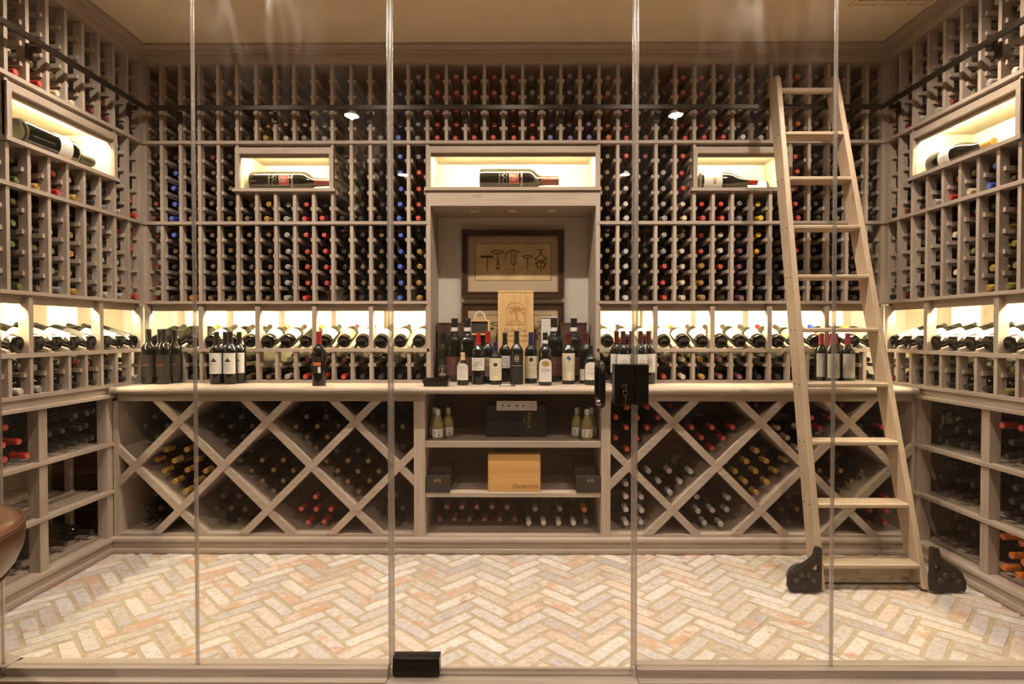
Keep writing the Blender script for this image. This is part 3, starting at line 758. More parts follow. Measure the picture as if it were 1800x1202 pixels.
# text helper
def text_geo(s, size, shear=0.0):
    cu = bpy.data.curves.new('lettering', 'FONT'); cu.body = s; cu.size = size; cu.align_x = 'CENTER'; cu.align_y = 'CENTER'; cu.resolution_u = 2; cu.shear = shear
    to = bpy.data.objects.new('lettering', cu)
    me = bpy.data.meshes.new_from_object(to)
    vs = [tuple(v.co) for v in me.vertices]; fs = [list(p.vertices) for p in me.polygons]
    bpy.data.objects.remove(to); bpy.data.curves.remove(cu); bpy.data.meshes.remove(me)
    return vs, fs

class Print:
    """flat print, collected in 2D and then laid on a plane or a bottle"""
    def __init__(s): s.v = []; s.f = []
    def text(s, t, size, x=0, y=0, sx=1.0, shear=0.0, rot=0.0):
        vs, fs = text_geo(t, size, shear); b = len(s.v); c, sn = math.cos(rot), math.sin(rot)
        for v in vs:
            px, py = v[0] * sx, v[1]
            s.v.append((x + px * c - py * sn, y + px * sn + py * c))
        s.f += [[b + i for i in f] for f in fs]; return s
    def smallcaps(s, words, size, x, y, ratio=0.76, sx=1.0, shear=0.0, rot=0.0):
        cur = 0.0; items = []
        for w_ in words:
            for i_, (t_, z_) in enumerate(((w_[0], size), (w_[1:], size * ratio))):
                if not t_: continue
                vs, fs = text_geo(t_, z_, shear); xs = [v[0] * sx for v in vs]; ys = [v[1] for v in vs]
                items.append((vs, fs, cur - min(xs), -min(ys))); cur += max(xs) - min(xs) + size * 0.06
            cur += size * 0.25
        cur -= size * 0.31; c, sn = math.cos(rot), math.sin(rot)
        for vs, fs, dx, dy in items:
            b = len(s.v)
            for v in vs:
                px, py = v[0] * sx + dx - cur / 2, v[1] + dy - size * 0.35
                s.v.append((x + px * c - py * sn, y + px * sn + py * c))
            s.f += [[b + i for i in f] for f in fs]
        return s
    def poly(s, pts):
        b = len(s.v); s.v += [tuple(p) for p in pts]; s.f.append(list(range(b, b + len(pts)))); return s
    def rect(s, x0, x1, y0, y1): return s.poly([(x0, y0), (x1, y0), (x1, y1), (x0, y1)])
    def disc(s, x, y, r, n=16, ry=None): return s.poly([(x + r * math.cos(2 * math.pi * k / n), y + (ry or r) * math.sin(2 * math.pi * k / n)) for k in range(n)])
    def stroke(s, pts, w):
        for i in range(len(pts) - 1):
            a, b = Vector(pts[i]), Vector(pts[i + 1]); d = (b - a)
            if d.length < 1e-6: continue
            n = Vector((-d.y, d.x)).normalized() * w / 2; e = d.normalized() * w * 0.3
            s.poly([a + n - e, a - n - e, b - n + e, b + n + e])
        return s
    def ring(s, x, y, r, w, n=20, a0=0.0, a1=2 * math.pi, ry=None):
        return s.stroke([(x + r * math.cos(a0 + (a1 - a0) * k / n), y + (ry or r) * math.sin(a0 + (a1 - a0) * k / n)) for k in range(n + 1)], w)
    def sliced(s, step=0.003):
        """cut wide faces into narrow strips so that they can wrap round a bottle"""
        out = Print()
        for f in s.f:
            pts = [s.v[i] for i in f]; xs = [p[0] for p in pts]
            if max(xs) - min(xs) < step * 1.5: out.poly(pts); continue
            n = int(math.ceil((max(xs) - min(xs)) / step)); x0 = min(xs); w = (max(xs) - x0) / n
            for k in range(n):
                c = pts
                for sg, lim in ((1, x0 + (k + 1) * w), (-1, -(x0 + k * w))):
                    q = []
                    for i in range(len(c)):
                        a, b = c[i], c[(i + 1) % len(c)]; da, db_ = sg * a[0] - lim, sg * b[0] - lim
                        if da <= 0: q.append(a)
                        if da * db_ < 0: t = da / (da - db_); q.append((a[0] + (b[0] - a[0]) * t, a[1] + (b[1] - a[1]) * t))
                    c = q
                    if len(c) < 3: break
                if len(c) >= 3: out.poly(c)
        return out
    def ticks(s, n, x, y, h, w):
        """a line of lettering too small to read"""
        r_ = random.Random(n * 7 + int(y * 1000))
        for k in range(n):
            xx = x - w / 2 + w * k / n
            if r_.random() < 0.12: continue
            s.rect(xx, xx + w / n * 0.34, y, y + h)
            if r_.random() < 0.6: s.rect(xx, xx + w / n * 0.7, y + (h * 0.8 if r_.random() < 0.5 else 0), y + (h if r_.random() < 0.5 else h * 0.25))
        return s
    def lay(s, fn, name, mat, parent, curved=False, lift=0.0):
        if curved: s = s.sliced()
        vs = [fn(*p) for p in s.v]
        if lift:
            for i_, f_ in enumerate(s.f):
                for j_ in f_: vs[j_] = (vs[j_][0], vs[j_][1] - lift * i_, vs[j_][2])
        me = bpy.data.meshes.new(name); me.from_pydata(vs, [], [f for f in s.f]); me.materials.append(mat); me.update()
        o = bpy.data.objects.new(name, me); COL.objects.link(o)
        if parent is not None: o.parent = parent
        return o

def big_bottle(w, u_base, r, h, z, d, cap, label, flip, labels=None, prints=(), glass='k', kind='bordeaux'):
    """a bottle lying along the wall inside a lit box; flip=+1 neck towards +u"""
    rr = shape(kind)[0]; S = h / 0.3; k = r / rr
    dv = {'back': Vector((flip, 0, 0)), 'left': Vector((0, flip, 0)), 'right': Vector((0, flip, 0))}[w.n]
    outv = Vector(w.out())
    # local -Y must face the room: x_local = ?
    zl = dv; yl = -outv; xl = yl.cross(zl)
    R = Matrix((xl, yl, zl)).transposed().to_4x4()
    M = Matrix.Translation(Vector(w.pt(u_base, d, z + r))) @ R @ Matrix.Diagonal((k, k, S, 1))
    o = bpy.data.objects.new('large_format_bottle', BODY[kind, glass]); COL.objects.link(o); o.matrix_basis = M
    c = bpy.data.objects.new('capsule', CAPME[cap]); COL.objects.link(c); c.parent = o
    if labels:
        for (z0, z1, half, lm) in labels:
            l = bpy.data.objects.new('label', label_mesh(rr, z0, z1, half, LABM[lm])); COL.objects.link(l); l.parent = o
    for pr, mt in prints:
        pr.lay(lambda x, y: ((rr + 0.0012) * math.sin(x / rr), -(rr + 0.0012) * math.cos(x / rr), y), 'lettering', mt, l if labels else o, True)
    return tag(o, label, 'wine bottle', 'large bottles in lit boxes')

def hartwell():
    # local: x across the bottle (around), y along the axis
    gold = Print()
    gold.text('HARTWELL', 0.0125, 0.0, 0.165, 1.0, 0, math.radians(-90) * 0).v
    g = Print()
    # vertical word running round the bottle
    g.text('HARTWELL', 0.011, 0.006, 0.158)
    g.ring(0.0, 0.130, 0.0075, 0.0012, 14); g.ring(0.0, 0.130, 0.004, 0.001, 10); g.stroke([(-0.010, 0.123), (0, 0.114), (0.010, 0.123)], 0.0012)
    g.stroke([(-0.0175, 0.112), (0.0175, 0.112), (0.0175, 0.147), (-0.0175, 0.147), (-0.0175, 0.112)], 0.0006)
    for yy in (0.102, 0.078, 0.074): g.rect(-0.018, 0.018, yy, yy + 0.0006)
    g.stroke([(-0.02, 0.088), (-0.012, 0.095), (-0.008, 0.086), (0.0, 0.096), (0.006, 0.087), (0.022, 0.093)], 0.0008)
    return g
WHITEP = pm('pale_print', (0.66, 0.58, 0.40), 0.5)
lab_h = [(0.112, 0.147, 0.46, 'red')]
big_bottle(BACK, -0.195, 0.068, 0.462, 1.973, 0.115, 'R', 'dark magnum with red square emblem in the wide centre box', 1, lab_h, [(hartwell(), WHITEP)])
big_bottle(BACK, -1.520, 0.061, 0.478, 1.9685, 0.100, 'R', 'dark magnum with red square emblem in the box left of centre', 1, lab_h, [(hartwell(), WHITEP)])
pr = Print(); pr.stroke([(-0.02, 0.074), (0.02, 0.074)], 0.0006); pr.rect(-0.012, 0.006, 0.058, 0.072); pr.rect(0.009, 0.018, 0.058, 0.072)
big_bottle(BACK, 1.072, 0.054, 0.335, 1.9685, 0.075, 'r', 'dark bottle with broad white label and red capsule in the right back box', 1, [(0.012, 0.105, 1.3, 'white')], [(pr, GOLDP)], kind='burgundy')
big_bottle(BACK, 1.515, 0.046, 0.30, 1.9685, 0.205, 's', 'white-labelled bottle end, behind the red-capped bottle in the right box', -1, [(0.016, 0.130, 1.4, 'white')], [], kind='burgundy')
big_bottle(LEFT, 2.53, 0.066, 0.46, 1.9685, 0.085, 'k', 'large dark bottle with pale label in the left wall box', 1, [(0.115, 0.165, 1.5, 'white')], [])
big_bottle(RIGHT, 3.005, 0.054, 0.37, 1.9685, 0.085, 'G', 'large dark bottle with pale label in the right wall box', -1, [(0.075, 0.135, 1.5, 'white')], [(Print().text('BAROLO', 0.010, 0, 0.112).ticks(6, 0, 0.095, 0.004, 0.025), GREYI)], kind='burgundy')

# ------------------------------------------------------------------ niche with pictures
NW = 0.467
nz = empty('niche_surround', (0, YR, ZCT), 'limed wood surround of the picture niche in the back wall', 'niche')
for s, (a, b) in ((-1, (UP[14] - 0.004, -NW)), (1, (NW, UP[23] + 0.004))):
    MB().box(a, b, YR - 0.006, NB - 0.001, ZCT, 1.870).build('side_panel', WZ, nz)
MB().box(-0.49, 0.49, NB, NB + 0.012, ZCT, 1.885).build('picture_panel', NICHEW, nz)
so = MB().box(-NW, NW, YR + 0.02, NB - 0.001, 1.8705, 1.885).build('soffit', WX, nz)
for x in (-0.225, 0.0, 0.225):
    mb = MB().lathe([(0.020, 0), (0.028, 0), (0.028, -0.004), (0.020, -0.005)], 20, cap0=False)
    mb.build('puck_light', TRIMW, nz, True, mat4=Matrix.Translation((x, YR + 0.13, 1.870)))
    
def picture(x0, x1, z0, z1, label, strokes):
    y = NB - 0.001
    pc = empty('framed_picture', ((x0 + x1) / 2, y, z0), label, 'picture')
    fw = 0.036
    def bar(horiz, a0, a1, b0, b1, sgn):
        # stepped profile
        mb = MB()
        if horiz:
            mb.box(a0, a1, y - 0.022, y, b0, b1)
            inn = (b0, b0 + 0.010) if sgn > 0 else (b1 - 0.010, b1)
            ot = (b1 - 0.012, b1) if sgn > 0 else (b0, b0 + 0.012)
            mb.box(a0, a1, y - 0.030, y - 0.022, *ot); mb.box(a0 + 0.024, a1 - 0.024, y - 0.026, y - 0.022, *inn)
        else:
            mb.box(a0, a1, y - 0.0219, y, b0, b1)
            inn = (a0, a0 + 0.010) if sgn > 0 else (a1 - 0.010, a1)
            ot = (a1 - 0.012, a1) if sgn > 0 else (a0, a0 + 0.012)
            mb.box(*ot, y - 0.0299, y - 0.0219, b0 - 0.02, b1 + 0.02); mb.box(*inn, y - 0.0259, y - 0.0219, b0, b1)
        mb.build('frame_bar', FRAMEW, pc)
    bar(True, x0, x1, z1 - fw, z1, 1); bar(True, x0, x1, z0, z0 + fw, -1)
    bar(False, x0, x0 + fw, z0 + fw, z1 - fw, -1); bar(False, x1 - fw, x1, z0 + fw, z1 - fw, 1)
    MB().box(x0 + fw, x1 - fw, y - 0.012, y - 0.004, z0 + fw, z1 - fw).build('mat_board', MATB, pc)
    ax0, ax1, az0, az1 = x0 + 0.085, x1 - 0.081, z0 + 0.109, z1 - 0.084
    MB().box(ax0 - 0.003, ax1 + 0.003, y - 0.0128, y - 0.012, az0 - 0.003, az1 + 0.003).build('fillet', INK, pc)
    MB().box(ax0, ax1, y - 0.0136, y - 0.0128, az0, az1).build('print', PAPER, pc)
    for pr, mt in strokes:
        o = pr.lay(lambda px, pz: ((ax0 + ax1) / 2 + px * (ax1 - ax0), y - 0.0140, (az0 + az1) / 2 + pz * (ax1 - ax0)), 'corkscrew_drawing', mt, None)
        o.parent = pc; o.matrix_parent_inverse = Matrix.Translation(-Vector(pc.location))
MATB = pm('mat_board', (0.46, 0.35, 0.24), 0.8, var=0.03)
PAPER = pm('aged_paper', (0.60, 0.46, 0.24), 0.8, var=0.16, scale=12)
def corkscrews():
    a = Print(); b = Print()
    # T-handle
    a.rect(-0.44, -0.26, 0.055, 0.085); a.rect(-0.352, -0.338, -0.12, 0.055)
    # oval handle with waisted cage
    a.ring(-0.21, 0.135, 0.08, 0.012, 18, ry=0.020); a.stroke([(-0.205, 0.115), (-0.205, 0.05)], 0.010); a.stroke([(-0.205, 0.05), (-0.23, -0.085), (-0.18, -0.085), (-0.205, 0.05)], 0.010); a.rect(-0.24, -0.17, -0.095, -0.085); a.stroke([(-0.205, 0.0), (-0.205, -0.13)], 0.008)
    # brush-handled cage
    b.poly([(-0.11, 0.13), (-0.02, 0.165), (0.0, 0.175), (0.02, 0.165), (0.11, 0.125), (0.06, 0.12), (0.0, 0.14), (-0.05, 0.125), (-0.09, 0.10), (-0.10, 0.05), (-0.115, 0.05)])
    a.stroke([(-0.02, 0.12), (-0.025, -0.03), (0.035, -0.03), (0.03, 0.10), (0.005, 0.115)], 0.011); a.stroke([(0.005, 0.10), (0.005, -0.14)], 0.009); a.stroke([(-0.03, -0.03), (0.04, -0.03)], 0.010)
    # small T
    a.ring(0.19, 0.07, 0.065, 0.012, 16, ry=0.016); a.stroke([(0.19, 0.055), (0.19, -0.02)], 0.014); a.stroke([(0.185, -0.02), (0.198, -0.05), (0.185, -0.07), (0.195, -0.11)], 0.009)
    # lazy tongs
    b.poly([(0.30, 0.155), (0.33, 0.17), (0.40, 0.17), (0.43, 0.155)])
    a.stroke([(0.365, 0.16), (0.355, 0.09), (0.285, 0.04), (0.365, 0.005), (0.445, 0.04), (0.375, 0.09), (0.365, 0.16)], 0.012)
    a.stroke([(0.365, 0.005), (0.30, -0.02), (0.335, -0.085)], 0.018); a.stroke([(0.365, 0.005), (0.43, -0.02), (0.395, -0.085)], 0.018); a.stroke([(0.365, 0.0), (0.365, -0.12)], 0.012)
    return [(b, SEPIA2), (a, INK2)]
SEPIA2 = pm('sepia_wash', (0.24, 0.17, 0.07), 0.8); INK2 = pm('etching_ink', (0.10, 0.06, 0.035), 0.8, var=0.3, scale=200)
picture(-0.318, 0.315, 1.372, 1.790, 'framed print of five antique corkscrews, upper of two in the niche', corkscrews())
picture(-0.318, 0.315, 0.925, 1.343, 'framed corkscrew print, lower of two, half hidden by the pine crate', corkscrews())

# ------------------------------------------------------------------ ladder rail on three walls
rl = empty('ladder_rail', (0, 3.21, 2.40), 'dark metal ladder rail running round the three racked walls', 'rail')
def bar(mb_name, a, b):
    MB().box(a[0], b[0], a[1], b[1], a[2], b[2]).build(mb_name, DARKM, rl, bevel=0.003)
bar('rail_bar', (-2.03, 3.204, 2.387), (2.04, 3.216, 2.415))
bar('rail_bar', (-2.046, 2.0, 2.387), (-2.034, 3.222, 2.415))
bar('rail_bar', (2.034, 2.0, 2.387), (2.046, 3.222, 2.415))
def bracket(w, u):
    mb = MB(); w.box(mb, u - 0.011, u + 0.011, -0.052, -0.001, 2.368, 2.387); w.box(mb, u - 0.014, u + 0.014, -0.012, 0.0, 2.335, 2.40); mb.build('rail_bracket', DARKM, rl)
for k in (1, 6, 11, 16, 21, 26, 31, 36): bracket(BACK, UP[k])
for w in (LEFT, RIGHT):
    for k in (0, 6): bracket(w, side_u(w, k))

# ------------------------------------------------------------------ counter and lower cabinets
YF, YBASE = 3.0, 2.984
ct = empty('worktop', (0, 2.95, 0.84), 'pale limed wood worktop with rounded edge under the back racks', 'worktop')
prof = [(YR + 0.33, 0.838), (YR + 0.33, ZCT), (2.968, ZCT), (2.957, 0.870), (2.949, 0.864), (2.946, 0.855), (2.949, 0.846), (2.957, 0.840), (2.968, 0.838)]
for (a, b) in ((XL + 0.02, -0.483), (-0.4822, 0.4822), (0.483, XR - 0.02)):
    MB().prism(prof, 'x', a, b).build('worktop_board', WX, ct, 50)

def clip(poly, n, c):           # keep n.p <= c
    out = []
    for i in range(len(poly)):
        p, q = poly[i], poly[(i + 1) % len(poly)]
        dp, dq = n[0] * p[0] + n[1] * p[1] - c, n[0] * q[0] + n[1] * q[1] - c
        if dp <= 0: out.append(p)
        if (dp < 0 < dq) or (dq < 0 < dp):
            t = dp / (dp - dq); out.append((p[0] + (q[0] - p[0]) * t, p[1] + (q[1] - p[1]) * t))
    return out
ZB0, ZB1 = 0.100, 0.797
CABD = 0.45
def lattice(x0, x1, slash, back, label, endstile):
    cb = empty('lattice_cabinet', ((x0 + x1) / 2, YF, 0), label, 'wine cabinet')
    rect = [(x0, ZB0), (x1, ZB0), (x1, ZB1), (x0, ZB1)]
    for fam, cs in ((1, slash), (-1, back)):
        n = (1 / S2, -1 / S2) if fam == 1 else (1 / S2, 1 / S2)
        for c in cs:
            mb = MB()
            for hw, y0, y1 in ((0.0185, YF - (0.003 if fam == 1 else 0.0), YF + 0.018), (0.007, YF + 0.018, YF + CABD - 0.03)):
                p = clip(clip(rect, n, c / S2 + hw), (-n[0], -n[1]), -(c / S2) + hw)
                if len(p) > 2: mb.prism(p, 'y', y0, y1)
            mb.build('lattice_slat', WX if True else WZ, cb)
    MB().box(x0, x1, YF + CABD - 0.03, YF + CABD, ZB0, ZB1).build('back_panel', WX, cb)
    MB().box(x0, x1, YF, YF + CABD - 0.03, 0.086, ZB0).build('bottom_panel', WX, cb)
    MB().box(x0 - 0.002, x1 + 0.002, YF - 0.004, YF + 0.02, ZB1, 0.838).build('apron', WX, cb)
    a, b = endstile
    MB().box(a, b, YF - 0.002, YF + CABD, 0.086, ZB1).build('end_stile', WZ, cb)
    return cb
lattice(-2.066, -0.517, [-2.435 + 0.462 * k for k in range(4)], [-1.525 + 0.462 * k for k in range(4)], 'diamond lattice wine cabinet under the worktop, left of the shelves', (-2.092, -2.066))
lattice(0.509, 2.077, [0.149 + 0.459 * k for k in range(4)], [1.060 + 0.459 * k for k in range(4)], 'diamond lattice wine cabinet under the worktop, behind the ladder', (2.077, 2.092))
sc_ = empty('shelf_cabinet', (0, YF, 0), 'open two-shelf cabinet between the diamond lattice cabinets', 'cabinet')
for a, b in ((-0.517, -0.459), (0.461, 0.509)): MB().box(a, b, YF - 0.003, YF + CABD, 0.086, 0.838).build('stile', WZ, sc_)
MB().box(-0.459, 0.461, YF + 0.004, YF + CABD - 0.02, 0.553, 0.587).build('shelf', WX, sc_, bevel=0.002)
MB().box(-0.459, 0.461, YF + 0.004, YF + CABD - 0.02, 0.292, 0.317).build('shelf', WX, sc_, bevel=0.002)
MB().box(-0.459, 0.461, YF, YF + CABD - 0.02, 0.070, 0.090).build('bottom_panel', WX, sc_)
MB().box(-0.459, 0.461, YF + CABD - 0.02, YF + CABD, 0.07, 0.838).build('back_panel', WX, sc_)
bprof = lambda y, s=1: [(y + 0.06 * s, 0.0), (y - 0.002 * s, 0.0), (y - 0.006 * s, 0.008), (y - 0.002 * s, 0.026), (y + 0.006 * s, 0.030), (y + 0.006 * s, 0.058), (y - 0.004 * s, 0.062), (y - 0.006 * s, 0.070), (y - 0.002 * s, 0.080), (y + 0.010 * s, 0.086), (y + 0.06 * s, 0.0875)]
struct('baseboard_back', MB().prism(bprof(YBASE), 'x', -2.10, 2.10), WX, 'moulded limed wood baseboard under the back cabinets', 'baseboard', 40)
struct('baseboard_left', MB().prism(bprof(-2.089, -1), 'y', 1.96, YBASE + 0.03), WY, 'moulded limed wood baseboard along the left bins', 'baseboard', 40)
struct('baseboard_right', MB().prism(bprof(2.084, 1), 'y', 1.96, YBASE + 0.03), WY, 'moulded limed wood baseboard along the right bins', 'baseboard', 40)

# ---- side bins
def side_bins(w):
    s = -1 if w is LEFT else 1
    X0 = w.pt(0, 0, 0)[0]
    lb = empty('bin_rack', (X0, 2.56, 0.086), 'open slatted bin rack below the %s wall racks' % w.n, 'wine rack')
    def part(n, m, u0, u1, d0, d1, z0, z1, bevel=0):
        mb = MB(); w.box(mb, u0, u1, d0, d1, z0, z1); return mb.build(n, m, lb, bevel=bevel)
    posts = (2.10, 2.535, 2.958)
    for u in posts:
        part('post', WZ, u, u + 0.046, 0.0, 0.05, 0.0865, 0.816); part('post', WZ, u + 0.01, u + 0.036, 0.20, 0.23, 0.0865, 0.816); part('post', WZ, u + 0.01, u + 0.036, DEP - 0.035, DEP - 0.005, 0.0865, 0.816)
    part('top_strip', w.along, 1.99, 3.0, -0.022, 0.06, 0.816, 0.832, 0.002)
    part('apron', w.along, 1.99, 2.995, 0.004, 0.02, 0.832, 0.868)
    for z in (0.562, 0.312):
        part('front_rail', w.along, 1.99, 3.004, -0.012, 0.030, z, z + 0.018, 0.002)
        for u in posts: part('cross_rail', w.inw, u + 0.0, u + 0.046, 0.05, 0.31, z - 0.012, z + 0.006)
        for k in range(4): part('slat', w.along, 1.99, 2.995, 0.055 + k * 0.068, 0.100 + k * 0.068, z + 0.006, z + 0.0175)
    for u in posts: part('cross_rail', w.inw, u, u + 0.046, 0.05, 0.31, 0.07, 0.086)
    for k in range(4): part('slat', w.along, 1.99, 2.995, 0.055 + k * 0.068, 0.100 + k * 0.068, 0.0865, 0.098)
for w in (LEFT, RIGHT): side_bins(w)

cl = empty('corner_louvre', (-2.27, 3.02, 0.09), 'dark louvred vent panel in the back left corner behind the bins', 'vent')
MB().box(-2.45, -2.105, 3.040, 3.055, 0.09, 0.83).build('vent_back', BLKCARD, cl)
for k in range(30): MB().prism([(3.022, 0.10 + k * 0.024), (3.040, 0.112 + k * 0.024), (3.040, 0.116 + k * 0.024), (3.022, 0.104 + k * 0.024)], 'x', -2.43, -2.115).build('louvre_slat', DARKM, cl)
struct('wall_return', MB().box(2.105, 2.45, 3.03, 3.045, 0.09, 0.83), WZ, 'plain wood panel closing the back right corner behind the bins', 'wall')

def pile(w, u0, u1, z0, spec, binword, recess=0.02):
    """spec: list of rows from the bottom, each a string of capsule codes; rows nest"""
    r = 0.0385
    for li, row in enumerate(spec):
        n = len(row)
        off = 0.0 if li % 2 == 0 else r
        for i, c in enumerate(row):
            if c == '.': continue
            u = u1 - r - 0.006 - off - i * (2 * r + 0.002)
            if u < u0 + r: continue
            z = z0 + r + 0.001 + li * 0.068
            rnd = random.uniform(-0.02, 0.02)
            bottle(c, w.pt(u, recess + rnd, z), w.out(random.uniform(-0.01, 0.03), random.uniform(-0.03, 0.03)),
                   '%s, %s wall %s bin, layer %s up, %s from the back corner' % (ctxt(c), w.n, binword, ['one', 'two', 'three', 'four'][li], ORD[i]), 'bottles in the %s wall bins' % w.n)
# left wall
pile(LEFT, 2.584, 2.956, 0.580, ['kkkk', 'kkkk', 'kkk', '.k'], 'upper corner')
pile(LEFT, 2.146, 2.533, 0.580, ['rrrrr', 'rrrr', '.rr'], 'upper outer')
pile(LEFT, 2.584, 2.956, 0.0985, ['k.kkk'], 'bottom corner', 0.06)
pile(LEFT, 2.146, 2.533, 0.0985, ['kkrr'], 'bottom outer', 0.06)
# right wall
pile(RIGHT, 2.584, 2.956, 0.580, ['kkkk', 'kkk', 'kk'], 'upper corner', 0.05)
pile(RIGHT, 2.146, 2.533, 0.580, ['kkkkk', 'kokk', 'rrrr'], 'upper outer')
pile(RIGHT, 2.584, 2.956, 0.330, ['kkkk', 'kkk', 'kk'], 'middle corner', 0.05)
pile(RIGHT, 2.146, 2.533, 0.330, ['kkkkk', 'kkkk', '.kk'], 'middle outer')
pile(RIGHT, 2.584, 2.956, 0.0985, ['kkkk', 'kkk'], 'bottom corner', 0.06)
pile(RIGHT, 2.146, 2.533, 0.0985, ['ooooo', 'oooo', 'ooo'], 'bottom outer', 0.03)

# ---- bottles in the lattice bins
def bin_bottle(c, x, z, dy, where, group, lab=None, kind='bordeaux'):
    bottle(c, (x, YF + 0.055 + dy, z), (random.uniform(-0.02, 0.02), -1, random.uniform(-0.03, 0.005)), '%s, %s' % (ctxt(c), where), group, kind, roll=math.pi + random.uniform(-0.9, 0.9), lab=lab)
RB = 0.0392
def v_bin(xv, zv, spec, cabword, binword, x0, x1, dy=0.0):
    """diamond bin standing on its corner; spec = strings per level from the corner up"""
    for lv, row in enumerate(spec):
        for k, c in enumerate(row):
            if c == '.': continue
            i, j = lv - k, k
            a, b = 0.0185 + RB + 2 * RB * i, 0.0185 + RB + 2 * RB * j
            x = xv + (b - a) / S2; z = zv + (a + b) / S2
            if x < x0 + RB or x > x1 - RB: continue
            bin_bottle(c, x, z, dy + random.uniform(-0.012, 0.02), '%s cabinet %s, layer %s up, %s from left' % (cabword, binword, ['one', 'two', 'three', 'four', 'five'][lv], ORD[k]), 'bottles in the %s lattice cabinet' % cabword, random.choice((None, None, 'white', 'cream', None)), 'burgundy' if random.random() < 0.25 else 'bordeaux')
def f_bin(xc, spec, cabword, binword, x0, x1, dy=0.0):
    for lv, row in enumerate(spec):
        n = len(row)
        for k, c in enumerate(row):
            if c == '.': continue
            x = xc + (k - (n - 1) / 2) * 0.081
            if x < x0 + RB or x > x1 - RB: continue
            z = ZB0 + RB + lv * 0.069
            bin_bottle(c, x, z, dy + random.uniform(-0.012, 0.02), '%s cabinet %s, layer %s up, %s from left' % (cabword, binword, ['one', 'two', 'three', 'four'][lv], ORD[k]), 'bottles in the %s lattice cabinet' % cabword, random.choice((None, None, 'white', 'cream', None)), 'burgundy' if random.random() < 0.25 else 'bordeaux')
LA, LB = -2.066, -0.517
zc_m, zc_b = 0.455, 0.224
v_bin(-1.980, zc_m, ['n', 'nk', '.kk', '..kk'], 'left', 'upper row first bin', LA, LB, 0.03)
v_bin(-1.518, zc_m, ['k', 'kk', 'kkk', '.kk.'], 'left', 'upper row second bin', LA, LB, 0.04)
v_bin(-1.056, zc_m, ['t', 'tt', 'ttk', '.tk'], 'left', 'upper row third bin', LA, LB, 0.03)
v_bin(-0.594, zc_m, ['k', 'kt', 'ktk', 'kk..'], 'left', 'upper row fourth bin', LA, LB, 0.04)
v_bin(-1.749, zc_b, ['G', 'GG', 'GGG', 'GGGG', '.GG..'], 'left', 'middle row first bin', LA, LB)
v_bin(-1.287, zc_b, ['t', 'tt', 'ttt', 'tttt', '.k'], 'left', 'middle row second bin', LA, LB, 0.01)
v_bin(-0.825, zc_b, ['t', 'tt', 'ttt', 'tttt', '.kk'], 'left', 'middle row third bin', LA, LB)
f_bin(-1.980, ['.kk', 'kkk', '.k'], 'left', 'lower row first bin', LA, LB, 0.03)
f_bin(-1.518, ['kk', 'kkk', 'kk'], 'left', 'lower row second bin', LA, LB, 0.02)
f_bin(-1.056, ['rr', 'rrr', 'r'], 'left', 'lower row third bin', LA, LB, 0.0)
f_bin(-0.594, ['kk', 'kkk', 'kk'], 'left', 'lower row fourth bin', LA, LB, 0.03)
RA, RBX = 0.509, 2.077
v_bin(0.6045, zc_m, ['r', 'rr', 'rrr', 'rrrr', '.rrr'], 'right', 'upper row first bin', RA, RBX)
v_bin(1.0635, zc_m, ['r', 'rr', 'rrr'], 'right', 'upper row second bin', RA, RBX)
v_bin(1.5225, zc_m, ['c', 'cc', 'ccr', 'c.rr'], 'right', 'upper row third bin', RA, RBX)
v_bin(1.9815, zc_m, ['R', 'kR', 'kr'], 'right', 'upper row fourth bin', RA, RBX, 0.03)
v_bin(0.834, zc_b, ['s', 'ss', 'sss'], 'right', 'middle row first bin', RA, RBX)
v_bin(1.293, zc_b, ['G', 'GG', 'GGG', 'GGGG', '.GG'], 'right', 'middle row second bin', RA, RBX)
v_bin(1.752, zc_b, ['t', 'tt', 'ttt'], 'right', 'middle row third bin', RA, RBX, 0.02)
f_bin(0.6045, ['www', 'www', 'www', 'ww.'], 'right', 'lower row first bin', RA, RBX)
f_bin(1.0635, ['ss', 'sss', 's.s'], 'right', 'lower row second bin', RA, RBX)
f_bin(1.5225, ['kk', 'ktk', 'k.'], 'right', 'lower row third bin', RA, RBX, 0.02)
f_bin(1.9815, ['rr.', 'rrr', 'r'], 'right', 'lower row fourth bin', RA, RBX)
for k, x in enumerate((0.834, 1.293, 1.752)):
    bin_bottle('r', x + 0.01, 0.686 + 0.0265 + 0.054, 0.03, 'lone in the %s small top triangle of the right lattice cabinet' % ORD[k], 'bottles in the right lattice cabinet')
bin_bottle('t', 1.285, ZB0 + RB, 0.03, 'lone in the bottom triangle of the right lattice cabinet', 'bottles in the right lattice cabinet')
# ---- bottom row of the shelf cabinet
for k in range(6): bin_bottle('p', -0.405 + k * 0.083, 0.090 + RB, 0.09, 'bottom shelf of the open cabinet, front row, %s from left' % ORD[k], 'bottles on the cabinet floor', None)
for k in range(5): bin_bottle('p', -0.364 + k * 0.083, 0.090 + RB + 0.068, 0.09, 'bottom shelf of the open cabinet, second layer, %s from left' % ORD[k], 'bottles on the cabinet floor', None)
for k in range(4): bin_bottle('w', 0.085 + k * 0.0712 * 1.13, 0.090 + RB, 0.03, 'bottom shelf of the open cabinet, white group, %s from left' % ORD[k], 'bottles on the cabinet floor', None)
for k in range(2): bin_bottle('g', 0.12 + k * 0.135, 0.090 + RB + 0.070, 0.05, 'bottom shelf of the open cabinet, lying on the white group, %s one' % ORD[k], 'bottles on the cabinet floor', 'white', 'burgundy')
bin_bottle('o', 0.385, 0.090 + RB + 0.072, 0.03, 'bottom shelf of the open cabinet, the only bright orange capsule', 'bottles on the cabinet floor', 'white')
bin_bottle('g', 0.395, 0.090 + RB, 0.05, 'bottom shelf of the open cabinet, under the orange capsule', 'bottles on the cabinet floor')

